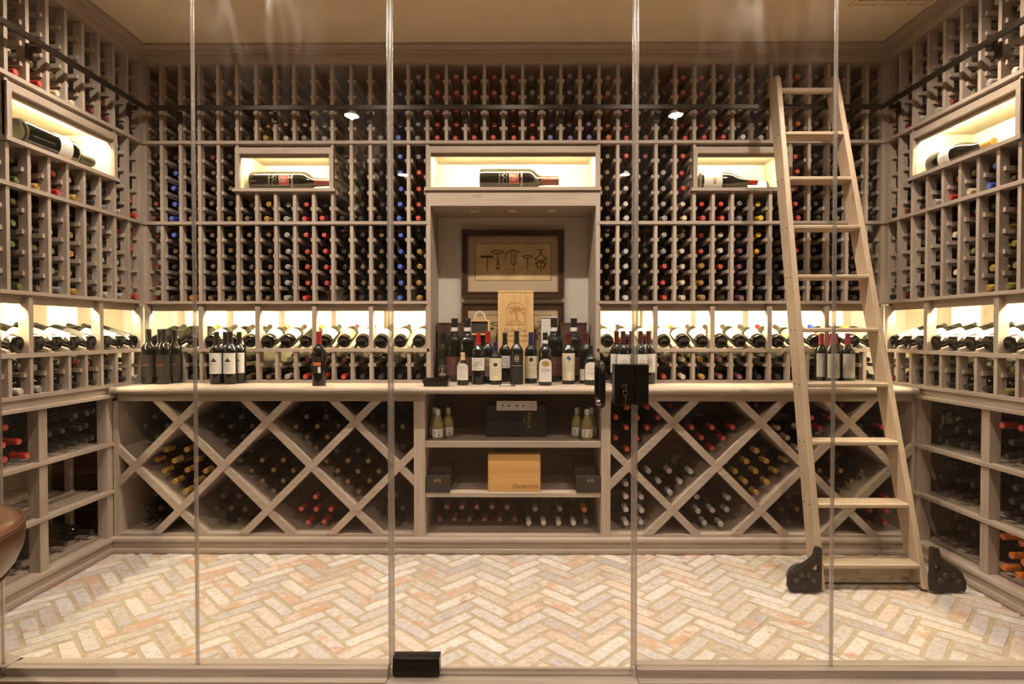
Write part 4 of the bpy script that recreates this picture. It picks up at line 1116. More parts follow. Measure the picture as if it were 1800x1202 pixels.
# ------------------------------------------------------------------ standing bottles on the worktop
def stand(x, y, h, cap, labels, prints, label, group=None, kind='bordeaux', r=None, glass='k', rot=0.0, name=None, z=ZCT):
    rr = shape(kind)[0]; S = h / 0.3; k = (r or rr * S) / rr
    M = Matrix.Translation((x, y, z)) @ Matrix.Rotation(rot, 4, 'Z') @ Matrix.Diagonal((k, k, S, 1))
    o = bpy.data.objects.new(name or 'standing_wine_bottle', BODY[kind, glass]); COL.objects.link(o); o.matrix_basis = M
    c = bpy.data.objects.new('capsule', CAPME[cap]); COL.objects.link(c); c.parent = o
    for (z0, z1, half, lm, *ar) in labels:
        l = bpy.data.objects.new('label', label_mesh(rr, z0, z1, half, LABM[lm], ar[0] if ar else 0.0)); COL.objects.link(l); l.parent = o
    for pr, mt in prints:
        pr.lay(lambda px, py: ((rr + 0.0013) * math.sin(px / rr), -(rr + 0.0013) * math.cos(px / rr), py), 'label_print', mt, l if labels else o, True)
    return tag(o, label, 'wine bottle', group)
YMAX = 3.226
# black-labelled group
def p_black(): return [(Print().text('BELLECÔTE', 0.0095, 0.0, 0.104), ORNG)]
for i, (x, y, lb) in enumerate(((-2.007, 3.165, 'front left'), (-1.925, 3.165, 'front right'), (-1.985, 3.232, 'back left'), (-1.90, 3.226, 'back right'))):
    stand(x, y, 0.302, 'k', [(0.040, 0.160, 1.35, 'brown')], p_black(), 'black bottle with dark label and orange lettering by left wall, %s of four' % lb, 'four dark bottles on the worktop')
# mountain-label group
def p_mount():
    a = Print(); a.poly([(-0.018, 0.128), (0.018, 0.128), (0.002, 0.151)]); b = Print(); b.ticks(9, 0, 0.111, 0.0055, 0.044)
    for yy in (0.098, 0.089, 0.080): b.rect(-0.016, 0.016, yy, yy + 0.0012)
    return [(a, INK), (b, GREYI)]
for i, (x, y, lb) in enumerate(((-1.632, 3.165, 'front left'), (-1.556, 3.165, 'front right'), (-1.615, 3.228, 'back left'), (-1.536, 3.226, 'back right'))):
    stand(x, y, 0.288, 'k', [(0.060, 0.178, 1.2, 'white')], p_mount(), 'bottle with white label and dark triangle on the worktop, %s of four' % lb, 'four white-label bottles on the worktop')
# lone red-capsule bottle showing its back label
pb = Print(); pb.rect(-0.022, 0.022, 0.112, 0.130)
pw = Print(); pw.rect(0.006, 0.020, 0.072, 0.105); pk = Print()
for k in range(7): pk.rect(0.007 + k * 0.0018, 0.008 + k * 0.0018, 0.075, 0.102)
stand(-1.037, 3.074, 0.289, 'r', [(0.070, 0.160, 0.62, 'brown')], [(pb, ORNG), (pw, WHITEC)], 'single bottle with red capsule and barcode label on the left worktop')
# crest-label group by the lock
def p_crest(n2=False):
    a = Print(); a.ring(0, 0.128, 0.013, 0.0014, 14, math.radians(-60), math.radians(240)); a.ring(0, 0.124, 0.007, 0.0014, 10); a.stroke([(-0.013, 0.130), (-0.007, 0.106), (0.007, 0.106), (0.013, 0.130)], 0.0012); a.text('ORNELLAIA', 0.0055, 0, 0.099)
    if n2: a.text('2', 0.030, 0.030, 0.125)
    return [(a, INK)]
for i, (x, y, lb, n2) in enumerate(((0.575, 3.200, 'back left', 0), (0.597, 3.128, 'front left', 0), (0.660, 3.215, 'back middle', 0), (0.694, 3.140, 'front right', 1), (0.752, 3.205, 'back right', 0))):
    stand(x, y, 0.292, 'R', [(0.065, 0.170, 1.25, 'white')], p_crest(n2), 'white crest-label bottle with brown-red capsule behind the lock, %s of five' % lb, 'five crest-label bottles behind the lock')
# magenta group behind the ladder
def p_grey():
    a = Print(); a.ticks(6, 0, 0.160, 0.008, 0.034)
    for k in range(5): a.rect(-0.018, 0.018, 0.135 - k * 0.014, 0.1365 - k * 0.014)
    return [(a, GREYI)]
for i, (x, y, lb) in enumerate(((1.722, 3.226, 'back left'), (1.741, 3.150, 'front left'), (1.800, 3.226, 'back right'), (1.822, 3.145, 'front right'))):
    stand(x, y, 0.280, 'm', [(0.040, 0.180, 1.2, 'grey')], p_grey(), 'bottle with magenta capsule and tall grey label behind ladder, %s of four' % lb, 'four magenta-capped bottles behind the ladder')
# niche bottles
def p_lines(n=4, y0=0.09, t=None, ty=0.12, sz=0.009):
    a = Print()
    if t: a.text(t, sz, 0, ty)
    for k in range(n): a.rect(-0.018, 0.018, y0 - k * 0.010, y0 - k * 0.010 + 0.0012)
    return a
def p_arch(gold=False):
    a = Print().text('BRUNELLO', 0.0085, 0, 0.092).text('DI MONTALCINO', 0.0068, 0, 0.082).ticks(4, 0, 0.066, 0.003, 0.016); o = Print()
    o.disc(0, 0.125, 0.024, 20, 0.017) if gold else o.ring(0, 0.125, 0.024, 0.0014, 20, ry=0.017)
    a.text('Altesino', 0.009, 0, 0.126)
    return [(o, GOLDP), (a, INK)]
stand(-0.410, 3.375, 0.285, 'k', [(0.030, 0.135, 0.8, 'black')], [(Print().ring(0, 0.065, 0.018, 0.003, 14, 0, math.pi).rect(-0.020, 0.020, 0.035, 0.050).rect(-0.004, 0.004, 0.050, 0.085).ring(0, 0.07, 0.026, 0.004, 14, 0, math.pi), GREYI)], 'dark bottle with grey dome emblem, behind the black dish', glass='n')
DULLR = pm('dull_red_print', (0.24, 0.075, 0.05), 0.6)
def p_mag(): return [(Print().disc(0, 0.092, 0.006, 10).ticks(5, 0, 0.104, 0.004, 0.022), DULLR)]
for x, y, lb in ((-0.340, 3.352, 'left of the rope-handled caddy'), (-0.262, 3.31, 'before the rope-handled caddy'), (0.236, 3.345, 'before the white box'), (0.352, 3.345, 'at right end of the niche')):
    stand(x, y, 0.366, 'k', [(0.030, 0.118, 1.3, 'burgundy')], p_mag(), 'tall magnum with burgundy label and white neck band, %s' % lb, 'tall magnums in the niche', r=0.050)
    o = bpy.data.objects[-1] if False else None
def neck_band(x, y, z, r, h, parent_label): pass
stand(-0.270, 3.095, 0.175, 'c', [(0.050, 0.205, 1.2, 'white', 0.045)], [(p_lines(3, 0.10, None), GREYI), (Print().text('Altesino', 0.011, 0, 0.165), INK), (Print().ring(0, 0.165, 0.027, 0.0014, 20, ry=0.022), GOLDP)], 'tiny bottle with arched white label beside the black dish', r=0.031)
pc = Print()
for k in range(6): pc.rect(-0.022 + k * 0.004, -0.010 + k * 0.004, 0.110 + (k % 3) * 0.007, 0.1125 + (k % 3) * 0.007)
pc.stroke([(-0.026, 0.108), (0.026, 0.108), (0.026, 0.145), (-0.026, 0.145), (-0.026, 0.108)], 0.0012); pc.stroke([(-0.02, 0.112), (-0.012, 0.135), (0, 0.122), (0.014, 0.138), (0.02, 0.112)], 0.003)
stand(-0.190, 3.150, 0.282, 'r', [(0.082, 0.155, 1.25, 'white')], [(pc, GREYI), (Print().ticks(8, 0, 0.092, 0.004, 0.036), INK)], 'bottle with engraved landscape label and red capsule in the niche')
stand(-0.143, 3.240, 0.292, 'r', [(0.040, 0.150, 1.25, 'pink')], [(p_lines(3, 0.09).stroke([(-0.02, 0.12), (-0.012, 0.132), (-0.008, 0.12), (0.0, 0.130), (0.006, 0.121), (0.02, 0.127)], 0.002), BURN)], 'bottle with pinkish label and tall bright red capsule')
def p_star(): return [(Print().disc(0, 0.140, 0.0125, 14), INK), (p_lines(3, 0.085, 'SASSICAIA', 0.108, 0.0085), GREYI)]
stand(-0.095, 3.150, 0.233, 'u', [(0.030, 0.185, 1.2, 'cream')], p_star(), 'short bottle with blue capsule and cream star label', r=0.035)
stand(-0.047, 3.312, 0.282, 'k', [(0.085, 0.160, 1.25, 'lavender')], [(p_lines(3, 0.105).ticks(6, 0, 0.122, 0.006, 0.034).ticks(3, 0, 0.140, 0.006, 0.02), INK)], 'bottle with pale lavender label before the pine crate')
stand(0.020, 3.158, 0.292, 'k', [(0.020, 0.175, 0.95, 'black')], [(Print().ring(0, 0.148, 0.011, 0.0022, 14).ring(0, 0.143, 0.006, 0.002, 10).text('MASSETO', 0.0065, 0, 0.130).rect(-0.03, 0.03, 0.105, 0.1065), WHITEP)], 'all black bottle with small pale crest, centre of the niche')
stand(0.100, 3.225, 0.285, 'u', [(0.030, 0.160, 1.2, 'cream')], p_star(), 'tall bottle with blue capsule and cream star label')
stand(0.173, 3.090, 0.283, 'k', [(0.022, 0.152, 1.2, 'white', 0.038)], p_arch(True), 'bottle with arched white label and gold oval in the niche')
stand(0.305, 3.178, 0.286, 'R', [(0.022, 0.178, 1.25, 'cream')], [(Print().disc(-0.002, 0.151, 0.010, 12, 0.012).disc(0.004, 0.146, 0.008, 12, 0.010).rect(-0.008, 0.010, 0.127, 0.1285), pm('blue_print', (0.07, 0.12, 0.30), 0.6)), (p_lines(4, 0.105), GREYI)], 'bottle with tall cream label and blue figure in the niche')
stand(0.405, 3.210, 0.286, 'R', [(0.020, 0.085, 1.2, 'white')], [(p_lines(3, 0.07), GREYI)], 'bottle with dark red capsule behind the smaller arched-label bottle')
stand(0.420, 3.120, 0.214, 'k', [(0.040, 0.175, 1.2, 'white', 0.04)], p_arch(False), 'half bottle with arched white label next to the door handle', r=0.033)
# white neck bands on the magnums and the arched-label bottle
band_me = MB().lathe([(0.0157, 0.238), (0.0158, 0.256)], 14, cap0=False, cap1=False).mesh('neck_band', WHITEC, True)
for o in [o for o in bpy.data.objects if o.get('label', '').startswith('tall magnum') or o.get('label', '').endswith('gold oval in the niche')]:
    b = bpy.data.objects.new('neck_band', band_me); COL.objects.link(b); b.parent = o

# ------------------------------------------------------------------ boxes and small things on the worktop
def flat_front(y): return lambda px, pz: (px, y, pz)
cr = empty('wine_crate', (0.015, 3.43, ZCT), 'tall pine wine crate with burnt oak tree print in the niche', 'wooden crate')
MB().box(-0.090, 0.120, 3.40, 3.408, ZCT, 1.392).build('lid', PINE, cr)
MB().box(-0.090, 0.120, 3.408, 3.50, ZCT, 1.392).build('box', PINE, cr)
MB().box(-0.090, 0.120, 3.398, 3.50, 1.3925, 1.402).build('end_board', PINE, cr)
pr = Print(); ox, oz = 0.015, 1.262
pr.stroke([(ox - 0.054, oz - 0.062), (ox - 0.054, oz + 0.03)], 0.002); pr.stroke([(ox + 0.054, oz - 0.062), (ox + 0.054, oz + 0.03)], 0.002); pr.stroke([(ox - 0.054, oz - 0.062), (ox + 0.054, oz - 0.062)], 0.002)
pr.ring(ox, oz + 0.03, 0.054, 0.002, 18, 0, math.pi, 0.038)
pr.smallcaps(('SILVER', 'OAK'), 0.036, ox, 1.168, 0.78, 0.82, 0.18); pr.text('Alexander Valley', 0.022, ox, 1.136, 1.0, 0.3); pr.text('Cabernet Sauvignon', 0.019, ox, 1.108, 1.0, 0.3)
o = pr.lay(flat_front(3.3994), 'burnt_print', BURN, None); o.parent = cr; o.matrix_parent_inverse = Matrix.Translation(-Vector(cr.location))
pr = Print(); rnd = random.Random(3)
for k in range(70): pr.disc(ox + 0.004 + max(-0.044, min(0.040, rnd.gauss(0, 0.021))), oz + 0.028 + rnd.gauss(0, 0.010), rnd.uniform(0.003, 0.008), 7, rnd.uniform(0.002, 0.004))
pr.poly([(ox, oz - 0.035), (ox + 0.012, oz - 0.035), (ox + 0.010, oz + 0.03), (ox + 0.004, oz + 0.03)])
for k in range(9): pr.stroke([(ox - 0.05 + k * 0.0125, oz - 0.060), (ox - 0.025 + k * 0.006, oz - 0.035)], 0.002)
o = pr.lay(flat_front(3.3992), 'tree_print', SEPIA, None, False, 4e-6); o.parent = cr; o.matrix_parent_inverse = Matrix.Translation(-Vector(cr.location))

cd = empty('wine_caddy', (-0.20, 3.47, ZCT), 'wooden two-slot wine caddy with white rope handle in the niche', 'caddy')
MB().box(-0.262, -0.250, 3.43, 3.52, ZCT, 1.231).build('side_board', PINE, cd); MB().box(-0.150, -0.138, 3.43, 3.52, ZCT, 1.231).build('side_board', PINE, cd)
MB().box(-0.250, -0.150, 3.43, 3.52, 1.221, 1.231).build('top_board', PINE, cd); MB().box(-0.250, -0.150, 3.43, 3.52, 1.140, 1.150).build('cross_board', PINE, cd)
MB().box(-0.250, -0.150, 3.51, 3.52, ZCT, 1.221).build('back_board', BROWNC, cd)
MB().box(-0.250, -0.150, 3.438, 3.441, 1.150, 1.221).build('front_pane', pm('smoky_plastic', (0.07, 0.06, 0.055), 0.15), cd)
MB().tube(upv=(0, 1, 0), r=0.0042, seg=8, pts=[(-0.232 + 0.064 * (0.5 - 0.5 * math.cos(t)), 3.475, 1.229 + 0.052 * math.sin(t)) for t in [math.pi * k / 14 for k in range(15)]]).build('rope_handle', ROPE, cd, True)
wb = empty('white_box', (0.215, 3.52, ZCT), 'tall white card bottle box behind a magnum in the niche', 'box')
MB().box(0.168, 0.262, 3.46, 3.55, ZCT, 1.243).build('box_body', WHITEC, wb); MB().box(0.164, 0.266, 3.456, 3.554, 1.2435, 1.250).build('box_lid', WHITEC, wb)
for x0, x1, word in ((-0.455, -0.300, 'left'), (0.288, 0.442, 'right')):
    bb = empty('presentation_box', ((x0 + x1) / 2, 3.50, ZCT), 'dark brown presentation box at the %s side of the niche' % word, 'box', 'brown boxes in the niche')
    MB().box(x0, x1, 3.46, 3.56, ZCT, 1.205).build('box_body', BROWNC, bb, bevel=0.002); MB().box(x0 - 0.002, x1 + 0.002, 3.457, 3.562, 1.2055, 1.214).build('box_lid', BROWNC, bb)
ds = empty('black_dish', (-0.405, 3.05, ZCT), 'shallow black tray on the worktop at the left niche corner', 'dish')
mb = MB(); b0 = [(-0.465, 3.01), (-0.345, 3.01), (-0.345, 3.09), (-0.465, 3.09)]; b1 = [(-0.475, 3.0), (-0.335, 3.0), (-0.335, 3.10), (-0.475, 3.10)]
i0 = [(-0.468, 3.007), (-0.342, 3.007), (-0.342, 3.093), (-0.468, 3.093)]
mb.v = [(x, y, ZCT + 0.0005) for x, y in b0] + [(x, y, ZCT + 0.040) for x, y in b1] + [(x, y, ZCT + 0.040) for x, y in i0] + [(x, y, ZCT + 0.008) for x, y in b0]
mb.face([3, 2, 1, 0])
for r in range(3):
    for k in range(4): mb.face([r * 4 + k, r * 4 + (k + 1) % 4, (r + 1) * 4 + (k + 1) % 4, (r + 1) * 4 + k])
mb.face([12, 13, 14, 15])
mb.build('tray', BLKM, ds)
tc = empty('tasting_card', (-0.029, 3.07, ZCT), 'small black and white card lying on the worktop before the bottles', 'card')
MB().box(-0.072, 0.012, 3.03, 3.085, ZCT, ZCT + 0.003).build('card', BLKCARD, tc); MB().box(-0.066, -0.012, 3.036, 3.08, ZCT + 0.003, ZCT + 0.0038).build('card_face', WHITEC, tc)

# ------------------------------------------------------------------ things on the cabinet shelves
def sake(x, y, label):
    e = empty('sake_bottle', (x, y, 0.587), label, 'bottle', 'pale yellow bottles on the cabinet shelf')
    T = Matrix.Translation((x, y, 0.587))
    MB().lathe([(0.026, 0.0), (0.030, 0.003), (0.030, 0.075), (0.026, 0.098), (0.014, 0.125), (0.0125, 0.135), (0.0125, 0.15)], 18).build('body', SAKE, e, 50, mat4=T)
    MB().lathe([(0.0135, 0.132), (0.0135, 0.160), (0.011, 0.163)], 14).build('cap', CAPM['s'], e, 40, mat4=T)
    l = label_mesh(0.030, 0.018, 0.060, 1.2, LABM['white']); link_mesh('label', l, e, mat4=T)
    Print().rect(0.006, 0.013, 0.022, 0.034).ring(0.0095, 0.045, 0.004, 0.002, 8).rect(-0.016, -0.013, 0.024, 0.055).lay(lambda px, py: (x + 0.0312 * math.sin(px / 0.03), y - 0.0312 * math.cos(px / 0.03), 0.587 + py), 'label_print', INK, None)
    o = bpy.data.objects[[q.name for q in bpy.data.objects if q.name.startswith('label_print') and q.parent is None][-1]]
    o.parent = e; o.matrix_parent_inverse = Matrix.Translation(-Vector(e.location))
for x, y, lb in ((-0.398, 3.05, 'front of the left three'), (-0.350, 3.105, 'right of the left three'), (-0.424, 3.115, 'back of the left three'), (0.392, 3.05, 'front of the right three'), (0.345, 3.105, 'left of the right three'), (0.424, 3.115, 'back of the right three')):
    sake(x, y, 'small pale yellow bottle, silver cap, top cabinet shelf, %s' % lb)
ab = empty('gift_box', (0.02, 3.22, 0.587), 'wide black box with gold lettering on the top cabinet shelf', 'box')
MB().box(-0.145, 0.182, 3.12, 3.30, 0.587, 0.760).build('box_body', BLKCARD, ab, bevel=0.002)
pr = Print().smallcaps(('ABACUS',), 0.030, 0.090, 0.680, 0.74, 1.0, 0.0, math.radians(-90)).text('XXI', 0.017, 0.062, 0.680, 1.0, 0, math.radians(-90))
o = pr.lay(flat_front(3.1192), 'lettering', GOLDP, None); o.parent = ab; o.matrix_parent_inverse = Matrix.Translation(-Vector(ab.location))
cs = empty('card_strip', (0.02, 3.10, 0.760), 'long white card with small corkscrew drawings on the black box', 'card')
MB().box(-0.088, 0.128, 3.085, 3.20, 0.7605, 0.765).build('base_card', WHITEC, cs)
MB().box(-0.088, 0.128, 3.083, 3.087, 0.737, 0.788).build('front_card', WHITEC, cs)
pr = Print()
for k, xx in enumerate((-0.055, -0.022, 0.022, 0.055)):
    pr.disc(xx, 0.763, 0.005, 8); pr.stroke([(xx - 0.008, 0.764), (xx + 0.008, 0.764)], 0.002); pr.stroke([(xx, 0.764), (xx, 0.752)], 0.0015)
for k in range(6): pr.rect(0.080 + k * 0.007, 0.081 + k * 0.007, 0.745, 0.780)
o = pr.lay(flat_front(3.0826), 'card_print', INK, None); o.parent = cs; o.matrix_parent_inverse = Matrix.Translation(-Vector(cs.location))
ov = empty('oak_box', (0.008, 3.06, 0.317), 'light oak wine box with burnt lettering on the middle shelf', 'wooden crate')
MB().box(-0.131, 0.145, 3.022, 3.20, 0.3175, 0.512).build('box_body', OAKC, ov, bevel=0.002)
pr = Print().smallcaps(('OVERTURE',), 0.036, 0.066, 0.347, 0.72)
o = pr.lay(flat_front(3.0212), 'burnt_lettering', BURN, None); o.parent = ov; o.matrix_parent_inverse = Matrix.Translation(-Vector(ov.location))
pr = Print()
for xx in (-0.124, 0.138):
    for zz in (0.335, 0.385, 0.435, 0.48): pr.disc(xx, zz, 0.0025, 8)
o = pr.lay(flat_front(3.0213), 'nail_heads', INK, None); o.parent = ov; o.matrix_parent_inverse = Matrix.Translation(-Vector(ov.location))
for x0, x1, word, tx in ((-0.456, -0.330, 'left', -0.395), (0.332, 0.459, 'right', 0.405)):
    xb = empty('black_gift_box', ((x0 + x1) / 2, 3.05, 0.317), 'black box with gold XXI numerals at the %s end of the middle shelf' % word, 'box', 'black numeral boxes')
    MB().box(x0, x1, 3.0, 3.06, 0.3175, 0.402).build('box_body', BLKCARD, xb, bevel=0.002)
    MB().box(x0 + (0.01 if x0 < 0 else 0.0), x1 - (0.0 if x0 < 0 else 0.01), 3.061, 3.26, 0.3175, 0.435).build('rear_box', BLKCARD, xb, bevel=0.002)
    o = Print().text('XXI', 0.024, tx, 0.380).lay(flat_front(2.9992), 'lettering', GOLDP, None); o.parent = xb; o.matrix_parent_inverse = Matrix.Translation(-Vector(xb.location))

# ------------------------------------------------------------------ ladder
ld = empty('library_ladder', (1.63, 2.6, 0), 'tall leaning wooden library ladder on the right, hooked to the rail', 'ladder')
def yl(z): return 2.60 + 0.2157 * z          # centre of the stile
def lx(z): return 1.380 + 0.0131 * z
def rx(z): return 1.842 - 0.0484 * z
def stile(fx, name):
    mb = MB(); z0, z1 = 0.012, 2.525
    hw = 0.0135
    prof = lambda x, y: [(x - hw, y - 0.045), (x - hw + 0.003, y - 0.048), (x + hw - 0.003, y - 0.048), (x + hw, y - 0.045), (x + hw, y + 0.045), (x - hw, y + 0.045)]
    for z in (z0, z1 - 0.02, z1):
        sh = 0.8 if z == z1 else 1.0
        for x, y in prof(fx(z), yl(z)):
            mb.v.append((fx(z) + (x - fx(z)) * sh, yl(z) + (y - yl(z)) * sh, z))
    n = 6
    for r in range(2):
        for k in range(n): mb.face([r * n + k, r * n + (k + 1) % n, (r + 1) * n + (k + 1) % n, (r + 1) * n + k])
    mb.face(list(range(n))[::-1]); mb.face([2 * n + k for k in range(n)])
    return mb.build(name, LZ, ld)
stile_l = stile(lx, 'stile'); stile(rx, 'stile')
RZ = [2.192, 1.944, 1.686, 1.431, 1.167, 0.905, 0.638, 0.362, 0.105]
for z in RZ:
    y = yl(z)
    xa, xb_ = lx(z) + 0.0135, rx(z) - 0.0135
    st = MB().prism([(y - 0.044, z - 0.011), (y - 0.050, z - 0.005), (y - 0.050, z + 0.006), (y - 0.044, z + 0.011), (y + 0.046, z + 0.011), (y + 0.046, z - 0.011)], 'x', xa, xb_).build('step', LX, ld)
    for dy in (-0.022, 0.022):
        MB().lathe([(0.0035, 0), (0.0035, 0.002)], 8).build('bolt', BLKM, stile_l, mat4=Matrix.Translation((lx(z) - 0.0135, y + dy, z)) @ Matrix.Rotation(-math.pi / 2, 4, 'Y'))
z = 2.454; MB().tube([(lx(z), yl(z), z), (rx(z), yl(z), z)], 0.0165, 16).build('top_rung', LX, ld, 40)
MB().box(lx(0.07) + 0.0135, rx(0.07) - 0.0135, yl(0.07) + 0.02, yl(0.07) + 0.038, 0.035, 0.093).build('toe_board', LX, ld)
MB().tube([(lx(0.03), 2.58, 0.028), (rx(0.03), 2.58, 0.028)], 0.005, 8).build('tie_rod', BLKM, ld, True)
np_ = MB().box(1.575, 1.687, yl(0.07) + 0.017, yl(0.07) + 0.020, 0.048, 0.072).build('name_plate', WHITEP, ld)
pr = Print().text('ROLLING LADDER COMPANY', 0.0065, 1.637, 0.060); pr.ring(1.585, 0.060, 0.006, 0.0016, 12); pr.stroke([(1.577, 0.050), (1.685, 0.050), (1.685, 0.070), (1.577, 0.070), (1.577, 0.050)], 0.0012)
o = pr.lay(flat_front(yl(0.07) + 0.0166), 'plate_lettering', INK, None); o.parent = ld; o.matrix_parent_inverse = Matrix.Translation(-Vector(ld.location))
for fx, s in ((lx, -1), (rx, 1)):                # hooks over the rail
    rh = MB().box(fx(2.4) - 0.006, fx(2.4) + 0.006, yl(2.4) + 0.045, 3.224, 2.43, 2.444).build('rail_hook', DARKM, ld)
    MB().lathe([(0.012, -0.008), (0.012, 0.008)], 14).build('hook_roller', DARKM, rh, mat4=Matrix.Translation((fx(2.4), 3.21, 2.428)) @ Matrix.Rotation(math.pi / 2, 4, 'Y'))
# wheel guards
for fx, s in ((lx, -1), (rx, 1)):
    x0 = fx(0.05) + s * 0.0135
    yy = 2.548
    out = [(0.0, 0.012), (0.138, 0.012), (0.146, 0.030), (0.144, 0.060), (0.128, 0.092), (0.095, 0.120), (0.055, 0.144), (0.032, 0.166), (0.026, 0.195), (0.020, 0.204), (0.004, 0.204), (0.0, 0.196)]
    hole = [(0.016, 0.098), (0.040, 0.112), (0.016, 0.142)]
    # plate with a real opening: two rings bridged
    mb = MB()
    P2 = [(x0 + s * a, b) for a, b in out]
    # fan body (below) and arm (above) leave the triangular opening free
    low = [(0.0, 0.012), (0.138, 0.012), (0.146, 0.030), (0.144, 0.060), (0.128, 0.092), (0.095, 0.120), (0.070, 0.135), (0.044, 0.110), (0.012, 0.094), (0.0, 0.094)]
    arm = [(0.044, 0.110), (0.070, 0.135), (0.055, 0.144), (0.032, 0.166), (0.026, 0.195), (0.020, 0.204), (0.004, 0.204), (0.0, 0.196), (0.0, 0.094), (0.012, 0.094), (0.012, 0.146)]
    for poly in (low, arm): mb.prism([(x0 + s * a, b) for a, b in poly], 'y', yy - 0.012, yy + 0.012)
    rim = [(x0 + s * a, yy - 0.012, b) for a, b in out[1:10]]
    mb.tube(rim, 0.005, 6)
    wg = mb.build('wheel_guard', IRON, ld)
    cx_ = x0 + s * 0.075
    MB().lathe([(0.012, -0.013), (0.058, -0.013), (0.058, 0.013), (0.012, 0.013)], 24).build('wheel', GREYP, ld, 40, mat4=Matrix.Translation((cx_, yy + 0.028, 0.0585)) @ Matrix.Rotation(math.pi / 2, 4, 'X'))
    for a in (20, 65, 112, 158):
        ca = math.radians(a)
        MB().lathe([(0.013, 0), (0.011, 0.003)], 12).build('guard_boss', GREYP, wg, mat4=Matrix.Translation((cx_ + 0.040 * math.cos(ca), yy - 0.012, 0.045 + 0.040 * math.sin(ca))) @ Matrix.Rotation(math.pi / 2, 4, 'X'))
    for a in (42, 90, 138):
        ca = math.radians(a)
        MB().tube([(cx_ + 0.01 * math.cos(ca), yy - 0.014, 0.045 + 0.01 * math.sin(ca)), (cx_ + 0.056 * math.cos(ca), yy - 0.014, 0.045 + 0.056 * math.sin(ca))], 0.003, 6).build('guard_rib', IRON, wg)

# ------------------------------------------------------------------ glass front
sill = MB()
for a, b in ((-1.66, -0.403), (0.408, 2.2)):
    pass
HS = 0.05
def sill_run(n, a, b, lab, m=WX):
    mb = MB().box(a, b, 1.871, 1.933, 0.0, HS)
    mb.box(a, b, 1.842, 1.8705, 0.0, 0.024)
    struct('trim_%d' % n, mb, m, lab, 'sill')
sill_run(4, -1.668, -0.408, 'limed wood sill under the glass, left of the door')
sill_run(5, 0.413, 2.09, 'limed wood sill under the glass, right of the door')
thr = MB().box(-0.4075, 0.4125, 1.842, 1.945, 0.0, 0.018)
struct('trim_6', thr, WX, 'low wooden threshold under the glass door', 'threshold')
# angled sill of the corner pane
ang = math.radians(20)
mb = MB()
mb.box(-0.56, -0.001, -0.026, 0.036, 0.0, HS); mb.box(-0.56, -0.001, -0.055, -0.0265, 0.0, 0.024)
o = mb.build('trim_7', WX, None, mat4=Matrix.Translation((-1.668, YG, 0)) @ Matrix.Rotation(-ang, 4, 'Z')); tag(o, 'angled wood sill at the left end of the glass', 'sill', kind='structure')

GT = 0.012; GZ1 = 2.5
def pane(n, a, b, z0, lab):
    e = empty('window_%d' % n, ((a + b) / 2, YG, z0), lab, 'glass panel', kind='structure')
    MB().box(a, b, YG - GT / 2, YG + GT / 2, z0, GZ1).build('pane', GLASS, e)
    return e
w1 = pane(1, -1.692, -1.049, HS + 0.0005, 'clear frameless glass panel, second from the left edge')
w2 = pane(2, -1.042, -0.404, HS + 0.0005, 'clear frameless glass panel left of the door')
w3 = pane(3, 0.409, 1.053, HS + 0.0005, 'clear frameless glass panel right of the door')
w4 = pane(4, 1.060, 1.74, HS + 0.0005, 'clear frameless glass panel in front of the ladder')
w5 = pane(5, 1.746, 2.2, HS + 0.0005, 'clear frameless glass panel at the far right')
e = empty('window_6', (-1.70, YG, HS), 'angled clear glass panel at the left edge', 'glass panel', kind='structure')
o = MB().box(-0.53, -0.004, -GT / 2, GT / 2, HS + 0.0005, GZ1).build('pane', GLASS, e); o.matrix_parent_inverse = Matrix.Translation(-Vector(e.location)); o.matrix_basis = Matrix.Translation((-1.696, YG, 0)) @ Matrix.Rotation(-ang, 4, 'Z')
def seal(par, x, r, z0=HS, z1=GZ1, y=YG):
    T = Matrix.Translation((x, y, 0))
    MB().lathe([(r, z0), (r, z1)], 12).build('joint_seal', SEAL, par, True, mat4=T)
seal(w1, -1.696, 0.006); seal(w2, -1.0455, 0.0065); seal(w4, 1.0565, 0.0065); seal(w5, 1.743, 0.006)
dr = empty('door_1', (0, YG, 0.024), 'frameless glass door in the middle with black pull handle', 'door', kind='structure')
MB().box(-0.394, 0.399, YG - GT / 2, YG + GT / 2, 0.024, GZ1).build('pane', GLASS, dr)
seal(w2, -0.4045, 0.0055); seal(dr, -0.3935, 0.0055, 0.024); seal(dr, 0.3985, 0.0055, 0.024); seal(w3, 0.4095, 0.0055)
MB().box(-0.394, 0.399, YG - 0.009, YG + 0.009, 0.0235, 0.034).build('bottom_seal', SEAL, dr)
# pull handle
pts = []
hx, hy = 0.290, 1.842
for k in range(9):
    a = math.pi / 2 * k / 8; pts.append((hx, YG - 0.006 - 0.045 * math.sin(a), 1.045 + 0.022 * (1 - math.cos(a)) * 0 + 0.022 * math.sin(a) * 0.6))
pts = [(hx, YG - 0.004, 1.052), (hx, YG - 0.030, 1.054), (hx, YG - 0.046, 1.048), (hx, YG - 0.054, 1.034), (hx, YG - 0.055, 1.0), (hx, YG - 0.055, 0.96), (hx, YG - 0.054, 0.936), (hx, YG - 0.046, 0.922), (hx, YG - 0.030, 0.917), (hx, YG - 0.004, 0.919)]
ph = MB().tube(pts, 0.0105, 12, upv=(1, 0, 0)).build('pull_handle', BLKM, dr, True)
pts = [(hx, 2 * YG - y, z) for x, y, z in pts]
MB().tube(pts, 0.0105, 12, upv=(1, 0, 0)).build('pull_handle', BLKM, dr, True)
MB().lathe([(0.010, 0), (0.010, 0.004), (0.007, 0.006)], 14).build('handle_rosette', STEEL, ph, True, mat4=Matrix.Translation((hx - 0.012, YG - 0.055, 0.930)) @ Matrix.Rotation(math.pi / 2, 4, 'X'))
